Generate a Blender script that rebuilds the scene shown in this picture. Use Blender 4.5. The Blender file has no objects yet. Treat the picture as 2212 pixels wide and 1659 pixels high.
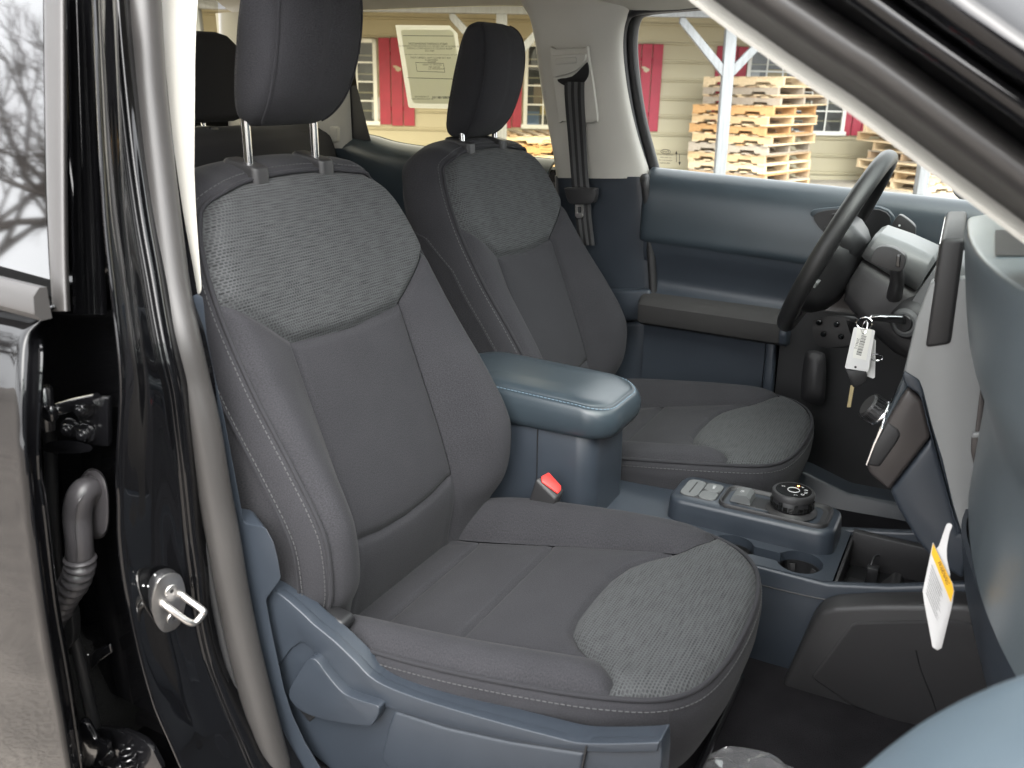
import bpy, bmesh, math, random
import numpy as np
from math import sin, cos, tan, radians as R, pi, sqrt, exp, atan2
from mathutils import Vector, Matrix
random.seed(7); np.random.seed(7)
scene = bpy.context.scene
col = scene.collection

# ------------------------------------------------------------------ camera
CAM = np.array([.753, -1.416, 1.383])
YAW, PIT, ROL, FPX = R(28.6), R(19.1), R(.35), 1899.
FWD = np.array([-sin(YAW)*cos(PIT), cos(YAW)*cos(PIT), -sin(PIT)])
RGT0 = np.array([cos(YAW), sin(YAW), 0.]); UP0 = np.cross(RGT0, FWD)
RGT = RGT0*cos(ROL)+UP0*sin(ROL); UPV = -RGT0*sin(ROL)+UP0*cos(ROL)
cd = bpy.data.cameras.new('camera'); cam = bpy.data.objects.new('camera', cd); col.objects.link(cam)
M4 = Matrix.Identity(4)
for i in range(3):
    M4[i][0], M4[i][1], M4[i][2], M4[i][3] = RGT[i], UPV[i], -FWD[i], CAM[i]
cam.matrix_world = M4
cd.sensor_width = 36; cd.lens = 36*FPX/2212; cd.clip_start = .02; cd.clip_end = 2000
cd.dof.use_dof = True; cd.dof.focus_distance = 1.75; cd.dof.aperture_fstop = 7.5
scene.camera = cam

# ------------------------------------------------------------------ sky, sun, exposure
SUN_EL, SUN_AZ = R(46), R(304)     # overcast: a broad soft sun from the camera side
w = bpy.data.worlds.new('World'); scene.world = w; w.use_nodes = True
nt = w.node_tree; nt.nodes.clear()
sky = nt.nodes.new('ShaderNodeTexSky'); sky.sky_type = 'NISHITA'; sky.sun_disc = False
sky.sun_elevation = SUN_EL; sky.sun_rotation = pi/2-SUN_AZ; sky.air_density = 1.0; sky.dust_density = 6.0; sky.ozone_density = 1.0
hs = nt.nodes.new('ShaderNodeHueSaturation'); hs.inputs['Saturation'].default_value = .22
bg = nt.nodes.new('ShaderNodeBackground'); bg.inputs['Strength'].default_value = .15
wo = nt.nodes.new('ShaderNodeOutputWorld')
cl = nt.nodes.new('ShaderNodeMix'); cl.data_type = 'RGBA'; cl.inputs[0].default_value = .70; cl.inputs[7].default_value = (7.0, 7.1, 7.25, 1)   # even cloud cover over the clear sky
nt.links.new(sky.outputs[0], hs.inputs['Color']); nt.links.new(hs.outputs[0], cl.inputs[6]); nt.links.new(cl.outputs[2], bg.inputs[0]); nt.links.new(bg.outputs[0], wo.inputs[0])
sl = bpy.data.lights.new('sun', 'SUN'); sl.energy = 1.0; sl.angle = R(70); sl.color = (1, .98, .95)
so = bpy.data.objects.new('sun', sl); col.objects.link(so)
sd_ = Vector((cos(SUN_EL)*cos(SUN_AZ), cos(SUN_EL)*sin(SUN_AZ), sin(SUN_EL)))
so.rotation_euler = sd_.to_track_quat('Z', 'Y').to_euler(); so.location = (0, -6, 8)
scene.view_settings.view_transform = 'Standard'; scene.view_settings.look = 'None'
scene.view_settings.gamma = 1; scene.view_settings.use_curve_mapping = False
scene.view_settings.exposure = 2.52
scene.render.engine = 'CYCLES'

# ------------------------------------------------------------------ helpers
def ray(x, y):
    v = FWD*FPX+RGT*(x-1106)-UPV*(y-829.5); return v/np.linalg.norm(v)
def px(x, y, X=None, Y=None, Z=None):
    """the point on a plane of the car (X=, Y= or Z= const, metres) that lies under a photo coordinate"""
    v = ray(x, y)
    if X is not None: t = (X-CAM[0])/v[0]
    elif Y is not None: t = (Y-CAM[1])/v[1]
    else: t = (Z-CAM[2])/v[2]
    return CAM+t*v
def pxs(pts, **k): return [px(a, b, **k) for a, b in pts]
def spline(pts, n=8, closed=False):
    P = [np.asarray(p, float) for p in pts]; m = len(P); out = []
    segs = m if closed else m-1
    for i in range(segs):
        if closed: p0, p1, p2, p3 = P[i-1], P[i], P[(i+1) % m], P[(i+2) % m]
        else: p0, p1, p2, p3 = P[max(i-1, 0)], P[i], P[i+1], P[min(i+2, m-1)]
        for k in range(n):
            t = k/n
            out.append(.5*((2*p1)+(-p0+p2)*t+(2*p0-5*p1+4*p2-p3)*t*t+(-p0+3*p1-3*p2+p3)*t**3))
    if not closed: out.append(P[-1])
    return out
def resample(pts, n, closed=False):
    P = np.array(pts, float)
    if closed: P = np.vstack([P, P[:1]])
    d = np.r_[0, np.cumsum(np.linalg.norm(np.diff(P, axis=0), axis=1))]
    s = np.linspace(0, d[-1], n+1)[:-1] if closed else np.linspace(0, d[-1], n)
    return np.stack([np.interp(s, d, P[:, k]) for k in range(P.shape[1])], 1)
def interp(x, xs, ys): return np.interp(x, xs, ys)
def finish(me, mat, smooth=True, ang=35):
    if mat: me.materials.append(mat)
    if smooth:
        me.shade_smooth()
        if ang: me.set_sharp_from_angle(angle=R(ang))
def add(name, me, parent=None, loc=None):
    o = bpy.data.objects.new(name, me); col.objects.link(o)
    if parent is not None: o.parent = parent
    if loc is not None: o.location = loc
    return o
def mesh(name, V, F, mat, parent=None, smooth=True, ang=35, uv=None):
    me = bpy.data.meshes.new(name); me.from_pydata([tuple(map(float, v)) for v in V], [], F); me.update()
    if uv is not None:
        l = me.uv_layers.new(name='UVMap'); idx = np.empty(len(me.loops), int); me.loops.foreach_get('vertex_index', idx)
        l.data.foreach_set('uv', np.asarray(uv, np.float32)[idx].ravel())
    finish(me, mat, smooth, ang)
    return add(name, me, parent)
def bmobj(name, bm, mat, parent=None, smooth=True, ang=35):
    me = bpy.data.meshes.new(name); bmesh.ops.recalc_face_normals(bm, faces=bm.faces); bm.to_mesh(me); bm.free(); finish(me, mat, smooth, ang)
    return add(name, me, parent)
def solid(name, pts, vec, mat, parent=None, bevel=.004, seg=3, ang=40):
    """prism over a closed 3-D outline, pushed along vec, bevelled"""
    bm = bmesh.new(); vec = Vector(vec); P = [Vector(p) for p in pts]
    a = [bm.verts.new(p) for p in P]; b = [bm.verts.new(p+vec) for p in P]; n = len(P)
    bm.faces.new(a); bm.faces.new(b[::-1])
    for i in range(n): bm.faces.new((a[i], b[i], b[(i+1) % n], a[(i+1) % n]))
    bmesh.ops.recalc_face_normals(bm, faces=bm.faces)
    if bevel: bmesh.ops.bevel(bm, geom=list(bm.edges), offset=bevel, segments=seg, profile=.5, affect='EDGES', clamp_overlap=True)
    return bmobj(name, bm, mat, parent, True, ang)
def box(name, lo, hi, mat, parent=None, bevel=.003, seg=2):
    x0, y0, z0 = lo; x1, y1, z1 = hi
    return solid(name, [(x0, y0, z0), (x1, y0, z0), (x1, y1, z0), (x0, y1, z0)], (0, 0, z1-z0), mat, parent, bevel, seg)
def frames(P):
    P = np.array(P, float); T = np.gradient(P, axis=0); T /= np.linalg.norm(T, axis=1)[:, None]+1e-12
    N = np.zeros_like(P); a = np.array([0, 0, 1.]) if abs(T[0][2]) < .9 else np.array([1., 0, 0])
    n = np.cross(T[0], a); n /= np.linalg.norm(n)
    for i in range(len(P)):
        n = n-T[i]*(n@T[i]); n /= np.linalg.norm(n)+1e-12; N[i] = n
    return P, T, N, np.cross(T, N)
def tube(name, pts, r, mat, parent=None, n=10, closed=False, r2=None, caps=True, ret=False):
    P, T, N, B = frames(pts); m = len(P); rr = np.broadcast_to(np.asarray(r, float), (m,)); r2 = rr if r2 is None else np.broadcast_to(np.asarray(r2, float), (m,))
    V = []; F = []
    for i in range(m):
        for k in range(n):
            a = 2*pi*k/n; V.append(P[i]+N[i]*cos(a)*rr[i]+B[i]*sin(a)*r2[i])
    for i in range(m if closed else m-1):
        j = (i+1) % m
        for k in range(n): F.append((i*n+k, i*n+(k+1) % n, j*n+(k+1) % n, j*n+k))
    if caps and not closed: F += [tuple(range(n))[::-1], tuple(range((m-1)*n, m*n))]
    if ret: return V, F
    return mesh(name, V, F, mat, parent, True, 50)
def loft(name, rings, mat, parent=None, caps=True, ang=40, closed=True):
    n = len(rings[0]); V = [p for r_ in rings for p in r_]; F = []
    for i in range(len(rings)-1):
        for k in range(n if closed else n-1): F.append((i*n+k, i*n+(k+1) % n, (i+1)*n+(k+1) % n, (i+1)*n+k))
    if caps and closed: F += [tuple(range(n))[::-1], tuple(range((len(rings)-1)*n, len(rings)*n))]
    bm = bmesh.new(); vs = [bm.verts.new(v) for v in V]
    for f in F: bm.faces.new([vs[i] for i in f])
    return bmobj(name, bm, mat, parent, True, ang)
def patch(name, rows, mat, parent=None, thick=.004, nu=6, nv=6, ang=60):
    """smooth sheet through rows of points, given real thickness"""
    G = [spline(r_, nv) for r_ in rows]; G = [list(c) for c in zip(*[spline(c, nu) for c in zip(*G)])]
    A = np.array(G); du = np.gradient(A, axis=0); dv = np.gradient(A, axis=1); N = np.cross(du, dv); N /= np.linalg.norm(N, axis=2)[..., None]+1e-12
    m, n = A.shape[:2]; B = A-N*thick; V = list(A.reshape(-1, 3))+list(B.reshape(-1, 3)); o = m*n; F = []
    for i in range(m-1):
        for j in range(n-1):
            a, b, c, d = i*n+j, i*n+j+1, (i+1)*n+j+1, (i+1)*n+j
            F += [(a, b, c, d), (o+d, o+c, o+b, o+a)]
    edge = [i for i in range(n)]+[i*n+n-1 for i in range(1, m)]+[(m-1)*n+j for j in range(n-2, -1, -1)]+[i*n for i in range(m-2, 0, -1)]
    for k in range(len(edge)):
        a, b = edge[k], edge[(k+1) % len(edge)]; F.append((b, a, o+a, o+b))
    bm = bmesh.new(); vs = [bm.verts.new(v) for v in V]
    for f in F: bm.faces.new([vs[i] for i in f])
    return bmobj(name, bm, mat, parent, True, ang)
def rrect(hx, hy, r, n=6):
    """rounded rectangle outline, 2-D, counter-clockwise"""
    r = min(r, hx, hy); out = []
    for cx, cy, a0 in ((hx-r, hy-r, 0), (-hx+r, hy-r, pi/2), (-hx+r, -hy+r, pi), (hx-r, -hy+r, 3*pi/2)):
        for k in range(n+1): a = a0+pi/2*k/n; out.append((cx+r*cos(a), cy+r*sin(a)))
    return out
def cyl(name, c, axis, r, h, mat, parent=None, n=24, bevel=.001, r2=None):
    a = Vector(axis).normalized(); q = a.to_track_quat('Z', 'Y').to_matrix(); c = Vector(c); r2 = r if r2 is None else r2
    b = min(bevel, h/3, r/3); prof = [(r-b, 0), (r, b), (r2, h-b), (r2-b, h)]
    return loft(name, [[c+q@Vector((rr*cos(2*pi*k/n), rr*sin(2*pi*k/n), z)) for k in range(n)] for rr, z in prof], mat, parent, True, 45)
def text(name, body, size, mat, parent, M, mirror=False, align='CENTER'):
    cu = bpy.data.curves.new(name, 'FONT'); cu.body = body; cu.size = size; cu.align_x = align; cu.align_y = 'CENTER'; cu.extrude = size*.004; cu.resolution_u = 2
    t = bpy.data.objects.new('t', cu); col.objects.link(t)
    dg = bpy.context.evaluated_depsgraph_get(); me = bpy.data.meshes.new_from_object(t.evaluated_get(dg))
    bpy.data.objects.remove(t); bpy.data.curves.remove(cu); me.name = name
    if mirror: me.transform(Matrix.Diagonal((-1, 1, 1, 1))); me.flip_normals()
    me.transform(M); me.materials.clear(); me.materials.append(mat)
    return add(name, me, parent)
def basis(o, ex, ey, ez=None):
    ex = Vector(ex).normalized(); ey = Vector(ey); ey = (ey-ex*ey.dot(ex)).normalized(); ez = ex.cross(ey)
    m = Matrix.Identity(4)
    for i in range(3): m[i][0], m[i][1], m[i][2], m[i][3] = ex[i], ey[i], ez[i], o[i]
    return m
def empty(name, loc=(0, 0, 0), parent=None):
    o = bpy.data.objects.new(name, None); col.objects.link(o); o.location = loc; o.empty_display_size = .1
    if parent is not None: o.parent = parent
    return o
def tag(o, label=None, cat=None, group=None, kind=None):
    for k, v in (('label', label), ('category', cat), ('group', group), ('kind', kind)):
        if v: o[k] = v
    return o

# ------------------------------------------------------------------ materials
def mat(name, c, rough=.5, metal=0., coat=0., spec=.5, bump=None, var=None, var2=None, ior=1.5, sheen=0.):
    """bump=(scale,strength,distance_m) fine relief; var=(scale,amount) slow colour drift; var2 streak tuple"""
    m = bpy.data.materials.new(name); m.use_nodes = True; t = m.node_tree; b = t.nodes['Principled BSDF']
    b.inputs['Base Color'].default_value = (*c, 1); b.inputs['Roughness'].default_value = rough; b.inputs['Metallic'].default_value = metal
    b.inputs['Coat Weight'].default_value = coat; b.inputs['Coat Roughness'].default_value = .03; b.inputs['Specular IOR Level'].default_value = spec; b.inputs['IOR'].default_value = ior
    if sheen: b.inputs['Sheen Weight'].default_value = sheen; b.inputs['Sheen Roughness'].default_value = .4
    tc = t.nodes.new('ShaderNodeTexCoord')
    if bump:
        n = t.nodes.new('ShaderNodeTexNoise'); n.inputs['Scale'].default_value = bump[0]; n.inputs['Detail'].default_value = 3
        t.links.new(tc.outputs['Object'], n.inputs['Vector'])
        bp = t.nodes.new('ShaderNodeBump'); bp.inputs['Strength'].default_value = bump[1]; bp.inputs['Distance'].default_value = bump[2]
        t.links.new(n.outputs['Fac'], bp.inputs['Height']); t.links.new(bp.outputs[0], b.inputs['Normal'])
    if var:
        n = t.nodes.new('ShaderNodeTexNoise'); n.inputs['Scale'].default_value = var[0]; n.inputs['Detail'].default_value = 5
        t.links.new(tc.outputs['Object'], n.inputs['Vector'])
        if var2:
            mp = t.nodes.new('ShaderNodeMapping'); mp.inputs['Scale'].default_value = var2; t.links.new(tc.outputs['Object'], mp.inputs[0]); t.links.new(mp.outputs[0], n.inputs['Vector'])
        mr = t.nodes.new('ShaderNodeMapRange'); mr.inputs[1].default_value = .3; mr.inputs[2].default_value = .7; mr.inputs[3].default_value = 1-var[1]; mr.inputs[4].default_value = 1+var[1]
        t.links.new(n.outputs['Fac'], mr.inputs[0])
        mx = t.nodes.new('ShaderNodeMix'); mx.data_type = 'RGBA'; mx.blend_type = 'MULTIPLY'; mx.inputs[0].default_value = 1; mx.inputs[6].default_value = (*c, 1)
        t.links.new(mr.outputs[0], mx.inputs[7]); t.links.new(mx.outputs[2], b.inputs['Base Color'])
        mr2 = t.nodes.new('ShaderNodeMapRange'); mr2.inputs[1].default_value = .3; mr2.inputs[2].default_value = .7; mr2.inputs[3].default_value = max(0, rough-.02); mr2.inputs[4].default_value = min(1, rough+.02)
        t.links.new(n.outputs['Fac'], mr2.inputs[0]); t.links.new(mr2.outputs[0], b.inputs['Roughness'])
    return m
def glass_mat(name, tint, rough=0.):
    m = bpy.data.materials.new(name); m.use_nodes = True; t = m.node_tree; t.nodes.clear()
    o = t.nodes.new('ShaderNodeOutputMaterial'); mx = t.nodes.new('ShaderNodeMixShader'); fr = t.nodes.new('ShaderNodeFresnel'); fr.inputs[0].default_value = 1.5
    tr = t.nodes.new('ShaderNodeBsdfTransparent'); tr.inputs[0].default_value = (*tint, 1); gl = t.nodes.new('ShaderNodeBsdfGlossy'); gl.inputs['Roughness'].default_value = rough
    t.links.new(fr.outputs[0], mx.inputs[0]); t.links.new(tr.outputs[0], mx.inputs[1]); t.links.new(gl.outputs[0], mx.inputs[2]); t.links.new(mx.outputs[0], o.inputs[0])
    return m
def fabric(name, c, c2, insert=False):
    """seat cloth; uv is in metres along the cloth"""
    m = bpy.data.materials.new(name); m.use_nodes = True; t = m.node_tree; b = t.nodes['Principled BSDF']; L = t.links.new
    b.inputs['Roughness'].default_value = .92; b.inputs['Specular IOR Level'].default_value = .18; b.inputs['Sheen Weight'].default_value = .04; b.inputs['Sheen Roughness'].default_value = .45
    uv = t.nodes.new('ShaderNodeUVMap'); mp = t.nodes.new('ShaderNodeMapping'); L(uv.outputs[0], mp.inputs[0])
    n = t.nodes.new('ShaderNodeTexNoise'); n.inputs['Detail'].default_value = 4; L(mp.outputs[0], n.inputs['Vector'])
    mx = t.nodes.new('ShaderNodeMix'); mx.data_type = 'RGBA'; mx.inputs[6].default_value = (*c, 1); mx.inputs[7].default_value = (*c2, 1)
    bp = t.nodes.new('ShaderNodeBump')
    if insert:
        br = t.nodes.new('ShaderNodeTexBrick'); br.inputs['Scale'].default_value = 1; br.inputs['Brick Width'].default_value = .0052; br.inputs['Row Height'].default_value = .0042; br.inputs['Mortar Size'].default_value = .0009
        br.inputs['Mortar Smooth'].default_value = .3; br.inputs['Color1'].default_value = (0, 0, 0, 1); br.inputs['Color2'].default_value = (.12, .12, .12, 1); br.inputs['Mortar'].default_value = (1, 1, 1, 1); br.offset = .35
        L(uv.outputs[0], br.inputs['Vector'])
        mp.inputs['Scale'].default_value = (22, 330, 1); n.inputs['Scale'].default_value = 1.5
        n2 = t.nodes.new('ShaderNodeTexNoise'); n2.inputs['Scale'].default_value = 28; L(uv.outputs[0], n2.inputs['Vector'])
        mr = t.nodes.new('ShaderNodeMapRange'); mr.inputs[1].default_value = .38; mr.inputs[2].default_value = .66; L(n.outputs['Fac'], mr.inputs[0])
        ma = t.nodes.new('ShaderNodeMath'); ma.operation = 'MULTIPLY'; L(br.outputs['Color'], ma.inputs[0]); ma.inputs[1].default_value = .62
        mb = t.nodes.new('ShaderNodeMath'); mb.operation = 'MULTIPLY_ADD'; L(mr.outputs[0], mb.inputs[0]); mb.inputs[1].default_value = .55; L(ma.outputs[0], mb.inputs[2])
        mc = t.nodes.new('ShaderNodeMath'); mc.operation = 'MULTIPLY_ADD'; L(n2.outputs['Fac'], mc.inputs[0]); mc.inputs[1].default_value = .25; L(mb.outputs[0], mc.inputs[2]); mc.use_clamp = True
        L(mc.outputs[0], mx.inputs[0]); L(mb.outputs[0], bp.inputs['Height']); bp.inputs['Strength'].default_value = .7; bp.inputs['Distance'].default_value = .0012
    else:
        wv = t.nodes.new('ShaderNodeTexWave'); wv.bands_direction = 'DIAGONAL'; wv.inputs['Scale'].default_value = 330; wv.inputs['Distortion'].default_value = 1.2; wv.inputs['Detail'].default_value = 1; L(uv.outputs[0], wv.inputs['Vector'])
        n.inputs['Scale'].default_value = 600
        n3 = t.nodes.new('ShaderNodeTexNoise'); n3.inputs['Scale'].default_value = 14; n3.inputs['Detail'].default_value = 3; L(uv.outputs[0], n3.inputs['Vector'])
        nr = t.nodes.new('ShaderNodeMapRange'); nr.inputs[1].default_value = .32; nr.inputs[2].default_value = .68; L(n.outputs['Fac'], nr.inputs[0])
        ma = t.nodes.new('ShaderNodeMath'); ma.operation = 'MULTIPLY_ADD'; L(wv.outputs['Fac'], ma.inputs[0]); ma.inputs[1].default_value = .28; L(nr.outputs[0], ma.inputs[2])
        mq = t.nodes.new('ShaderNodeMath'); mq.operation = 'MULTIPLY'; L(ma.outputs[0], mq.inputs[0]); mq.inputs[1].default_value = .62; ma = mq
        mb = t.nodes.new('ShaderNodeMath'); mb.operation = 'MULTIPLY_ADD'; L(n3.outputs['Fac'], mb.inputs[0]); mb.inputs[1].default_value = .30; L(ma.outputs[0], mb.inputs[2])
        L(mb.outputs[0], mx.inputs[0]); L(ma.outputs[0], bp.inputs['Height']); bp.inputs['Strength'].default_value = .4; bp.inputs['Distance'].default_value = .0008
    L(mx.outputs[2], b.inputs['Base Color']); L(bp.outputs[0], b.inputs['Normal'])
    return m
FAB = fabric('seat_cloth', (.0110, .0110, .0126), (.0405, .0400, .0445))
INS = fabric('seat_cloth_insert', (.0135, .0140, .0148), (.062, .0645, .0665), True)
THREAD = mat('thread', (.055, .055, .057), .7)
BLUE = mat('slate_blue_plastic', (.0262, .0325, .0420), .38, bump=(900, .25, .0006), var=(14, .06))
BLUES = mat('slate_blue_soft_trim', (.031, .0415, .0505), .32, bump=(500, .3, .0006), var=(9, .06))
BLK = mat('black_plastic', (.012, .012, .013), .45, bump=(800, .2, .0005))
BLKG = mat('black_gloss_plastic', (.008, .008, .008), .12, coat=.4)
CHAR = mat('charcoal_plastic', (.021, .0205, .0215), .5, bump=(800, .3, .0006), var=(12, .08))
BROWN = mat('dark_brown_grey_plastic', (.040, .035, .034), .34, bump=(700, .2, .0005))
GREYP = mat('mid_grey_plastic', (.10, .104, .105), .45, bump=(600, .2, .0005))
SILV = mat('silver_plastic', (.20, .205, .205), .38, bump=(500, .1, .0004))
BEIGE = mat('light_grey_pillar_trim', (.44, .425, .385), .6, bump=(500, .3, .0006), var=(6, .03))
HEADL = mat('headliner_cloth', (.48, .47, .42), .95, bump=(700, .4, .0008))
RUB = mat('grey_rubber_seal', (.040, .0375, .036), .38, bump=(900, .25, .0005), var=(7, .07))
RUBK = mat('black_rubber', (.016, .016, .017), .5, bump=(600, .2, .0005))
HOSE = mat('rubber_boot', (.050, .047, .050), .38, bump=(500, .2, .0006))
PAINT = mat('black_body_paint', (.0035, .0035, .004), .05, spec=.5, ior=1.5, bump=(9, .012, .002))
CHROME = mat('chrome', (.75, .75, .76), .12, 1.)
STEEL = mat('zinc_steel', (.70, .68, .66), .32, 1., bump=(300, .25, .0008), var=(40, .15))
DSTEEL = mat('black_painted_steel', (.006, .006, .007), .22, coat=.8, bump=(160, .35, .001))
CARPET = mat('black_carpet', (.016, .015, .017), .98, spec=.1, bump=(700, 1., .004), var=(20, .25))
FELT = mat('black_felt', (.012, .012, .012), .98, spec=.1, bump=(300, .8, .003))
BELT = mat('belt_webbing', (.060, .060, .061), .75, bump=(900, .5, .0008))
BELTD = mat('belt_webbing_dark', (.012, .012, .013), .75, bump=(900, .5, .0008))
RED = mat('red_release_button', (.62, .035, .03), .35, spec=.4)
LEATH = mat('leather_rim', (.013, .013, .0135), .42, bump=(900, .5, .0008))
ARMR = mat('armrest_cloth', (.022, .021, .021), .9, bump=(900, .5, .0008))
WHITEP = mat('white_card', (.62, .615, .61), .55, var=(30, .02))
YEL = mat('yellow_print', (.80, .43, .02), .5)
INK = mat('black_ink', (.02, .02, .02), .6)
INKW = mat('white_print', (.65, .65, .65), .5)
BRASS = mat('worn_brass', (.50, .43, .25), .35, 1., bump=(300, .3, .0008))
GLASS = glass_mat('clear_glass', (.90, .93, .91))
GLASST = glass_mat('privacy_glass', (.68, .63, .47))
DASHP = mat('slate_dash_painted_sheen', (.082, .098, .108), .30, bump=(500, .3, .0006), var=(9, .03))  # slate trim with its base colour lightened to stand in for bright sheen
PADB = mat('blue_door_painted_skylight', (.085, .112, .132), .34, bump=(500, .3, .0006), var=(9, .04))  # same blue trim, skylight from above put into a paler base colour
FILM = glass_mat('clear_film', (.93, .93, .94), .06)

_t = FILM.node_tree; _o = [n for n in _t.nodes if n.type == 'OUTPUT_MATERIAL'][0]; _src = _o.inputs[0].links[0].from_socket; _d = _t.nodes.new('ShaderNodeBsdfDiffuse'); _d.inputs[0].default_value = (.7, .7, .72, 1); _mm = _t.nodes.new('ShaderNodeMixShader'); _mm.inputs[0].default_value = .14
_t.links.new(_src, _mm.inputs[1]); _t.links.new(_d.outputs[0], _mm.inputs[2]); _t.links.new(_mm.outputs[0], _o.inputs[0])

# ================================================================== cloth pads (seat parts)
def sdf(poly, A, B):
    P = np.asarray(poly, float); n = len(P); d = np.full(A.shape, 1e9); ins = np.zeros(A.shape, bool)
    for i in range(n):
        (x0, y0), (x1, y1) = P[i], P[(i+1) % n]; ex, ey = x1-x0, y1-y0; wx, wy = A-x0, B-y0
        t = np.clip((wx*ex+wy*ey)/(ex*ex+ey*ey+1e-18), 0, 1); d = np.minimum(d, np.hypot(wx-t*ex, wy-t*ey))
        c = ((y0 <= B) & (y1 > B)) | ((y1 <= B) & (y0 > B))
        with np.errstate(divide='ignore', invalid='ignore'): ins ^= c & (A < x0+(B-y0)/(ey if ey else 1e-18)*ex)
    return np.where(ins, -d, d)
def smf(xs, ys):
    P = np.array(spline(list(zip(xs, ys)), 10)); o = np.argsort(P[:, 0]); return lambda x: np.interp(x, P[o, 0], P[o, 1])
def region(name, sd, bb, step, fmap, m, parent, groove=.006, gw=.006, puff=.004, swap=False, pw=.025):
    a0, a1, b0, b1 = bb; na = int((a1-a0)/step)+2; nb = int((b1-b0)/step)+2
    A, B = np.meshgrid(np.linspace(a0, a1, na), np.linspace(b0, b1, nb), indexing='ij'); S = sd(A, B)
    pts = []; idx = {}; faces = []
    def vid(i, j):
        k = (i, j)
        if k not in idx: idx[k] = len(pts); pts.append((A[i, j], B[i, j]))
        return idx[k]
    def xid(p, q):
        k = (p, q) if p < q else (q, p)
        if k not in idx:
            (i, j), (u, v) = k; s0, s1 = S[i, j], S[u, v]; t = s0/(s0-s1); idx[k] = len(pts); pts.append((A[i, j]+t*(A[u, v]-A[i, j]), B[i, j]+t*(B[u, v]-B[i, j])))
        return idx[k]
    inn = S < 0; any_ = inn[:-1, :-1] | inn[1:, :-1] | inn[1:, 1:] | inn[:-1, 1:]
    for i, j in zip(*np.nonzero(any_)):
        c = [(i, j), (i+1, j), (i+1, j+1), (i, j+1)]; f = []
        for k in range(4):
            p, q = c[k], c[(k+1) % 4]
            if inn[p]: f.append(vid(*p))
            if inn[p] != inn[q]: f.append(xid(p, q))
        if len(f) >= 3: faces.append(f)
    P = np.array(pts); s = np.minimum(sd(P[:, 0], P[:, 1]), 0)
    dh = -groove*np.exp(-(s/gw)**2)+puff*(1-np.exp(s/pw))
    V = fmap(P[:, 0], P[:, 1], dh)
    return mesh(name, V, faces, m, parent, True, 0, uv=P[:, ::-1] if swap else P)
def stitches(name, path, L, gap, r, m, parent):
    d = np.r_[0, np.cumsum(np.linalg.norm(np.diff(np.array(path), axis=0), axis=1))]; P = np.array(path); V = []; F = []; s = 0
    while s+L < d[-1]:
        q = [np.array([np.interp(s+L*k/2, d, P[:, i]) for i in range(3)]) for k in range(3)]
        v, f = tube('', q, r, None, n=5, ret=True); o = len(V); V += v; F += [tuple(i+o for i in g) for g in f]; s += L+gap
    return mesh(name, V, F, m, parent)

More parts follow.
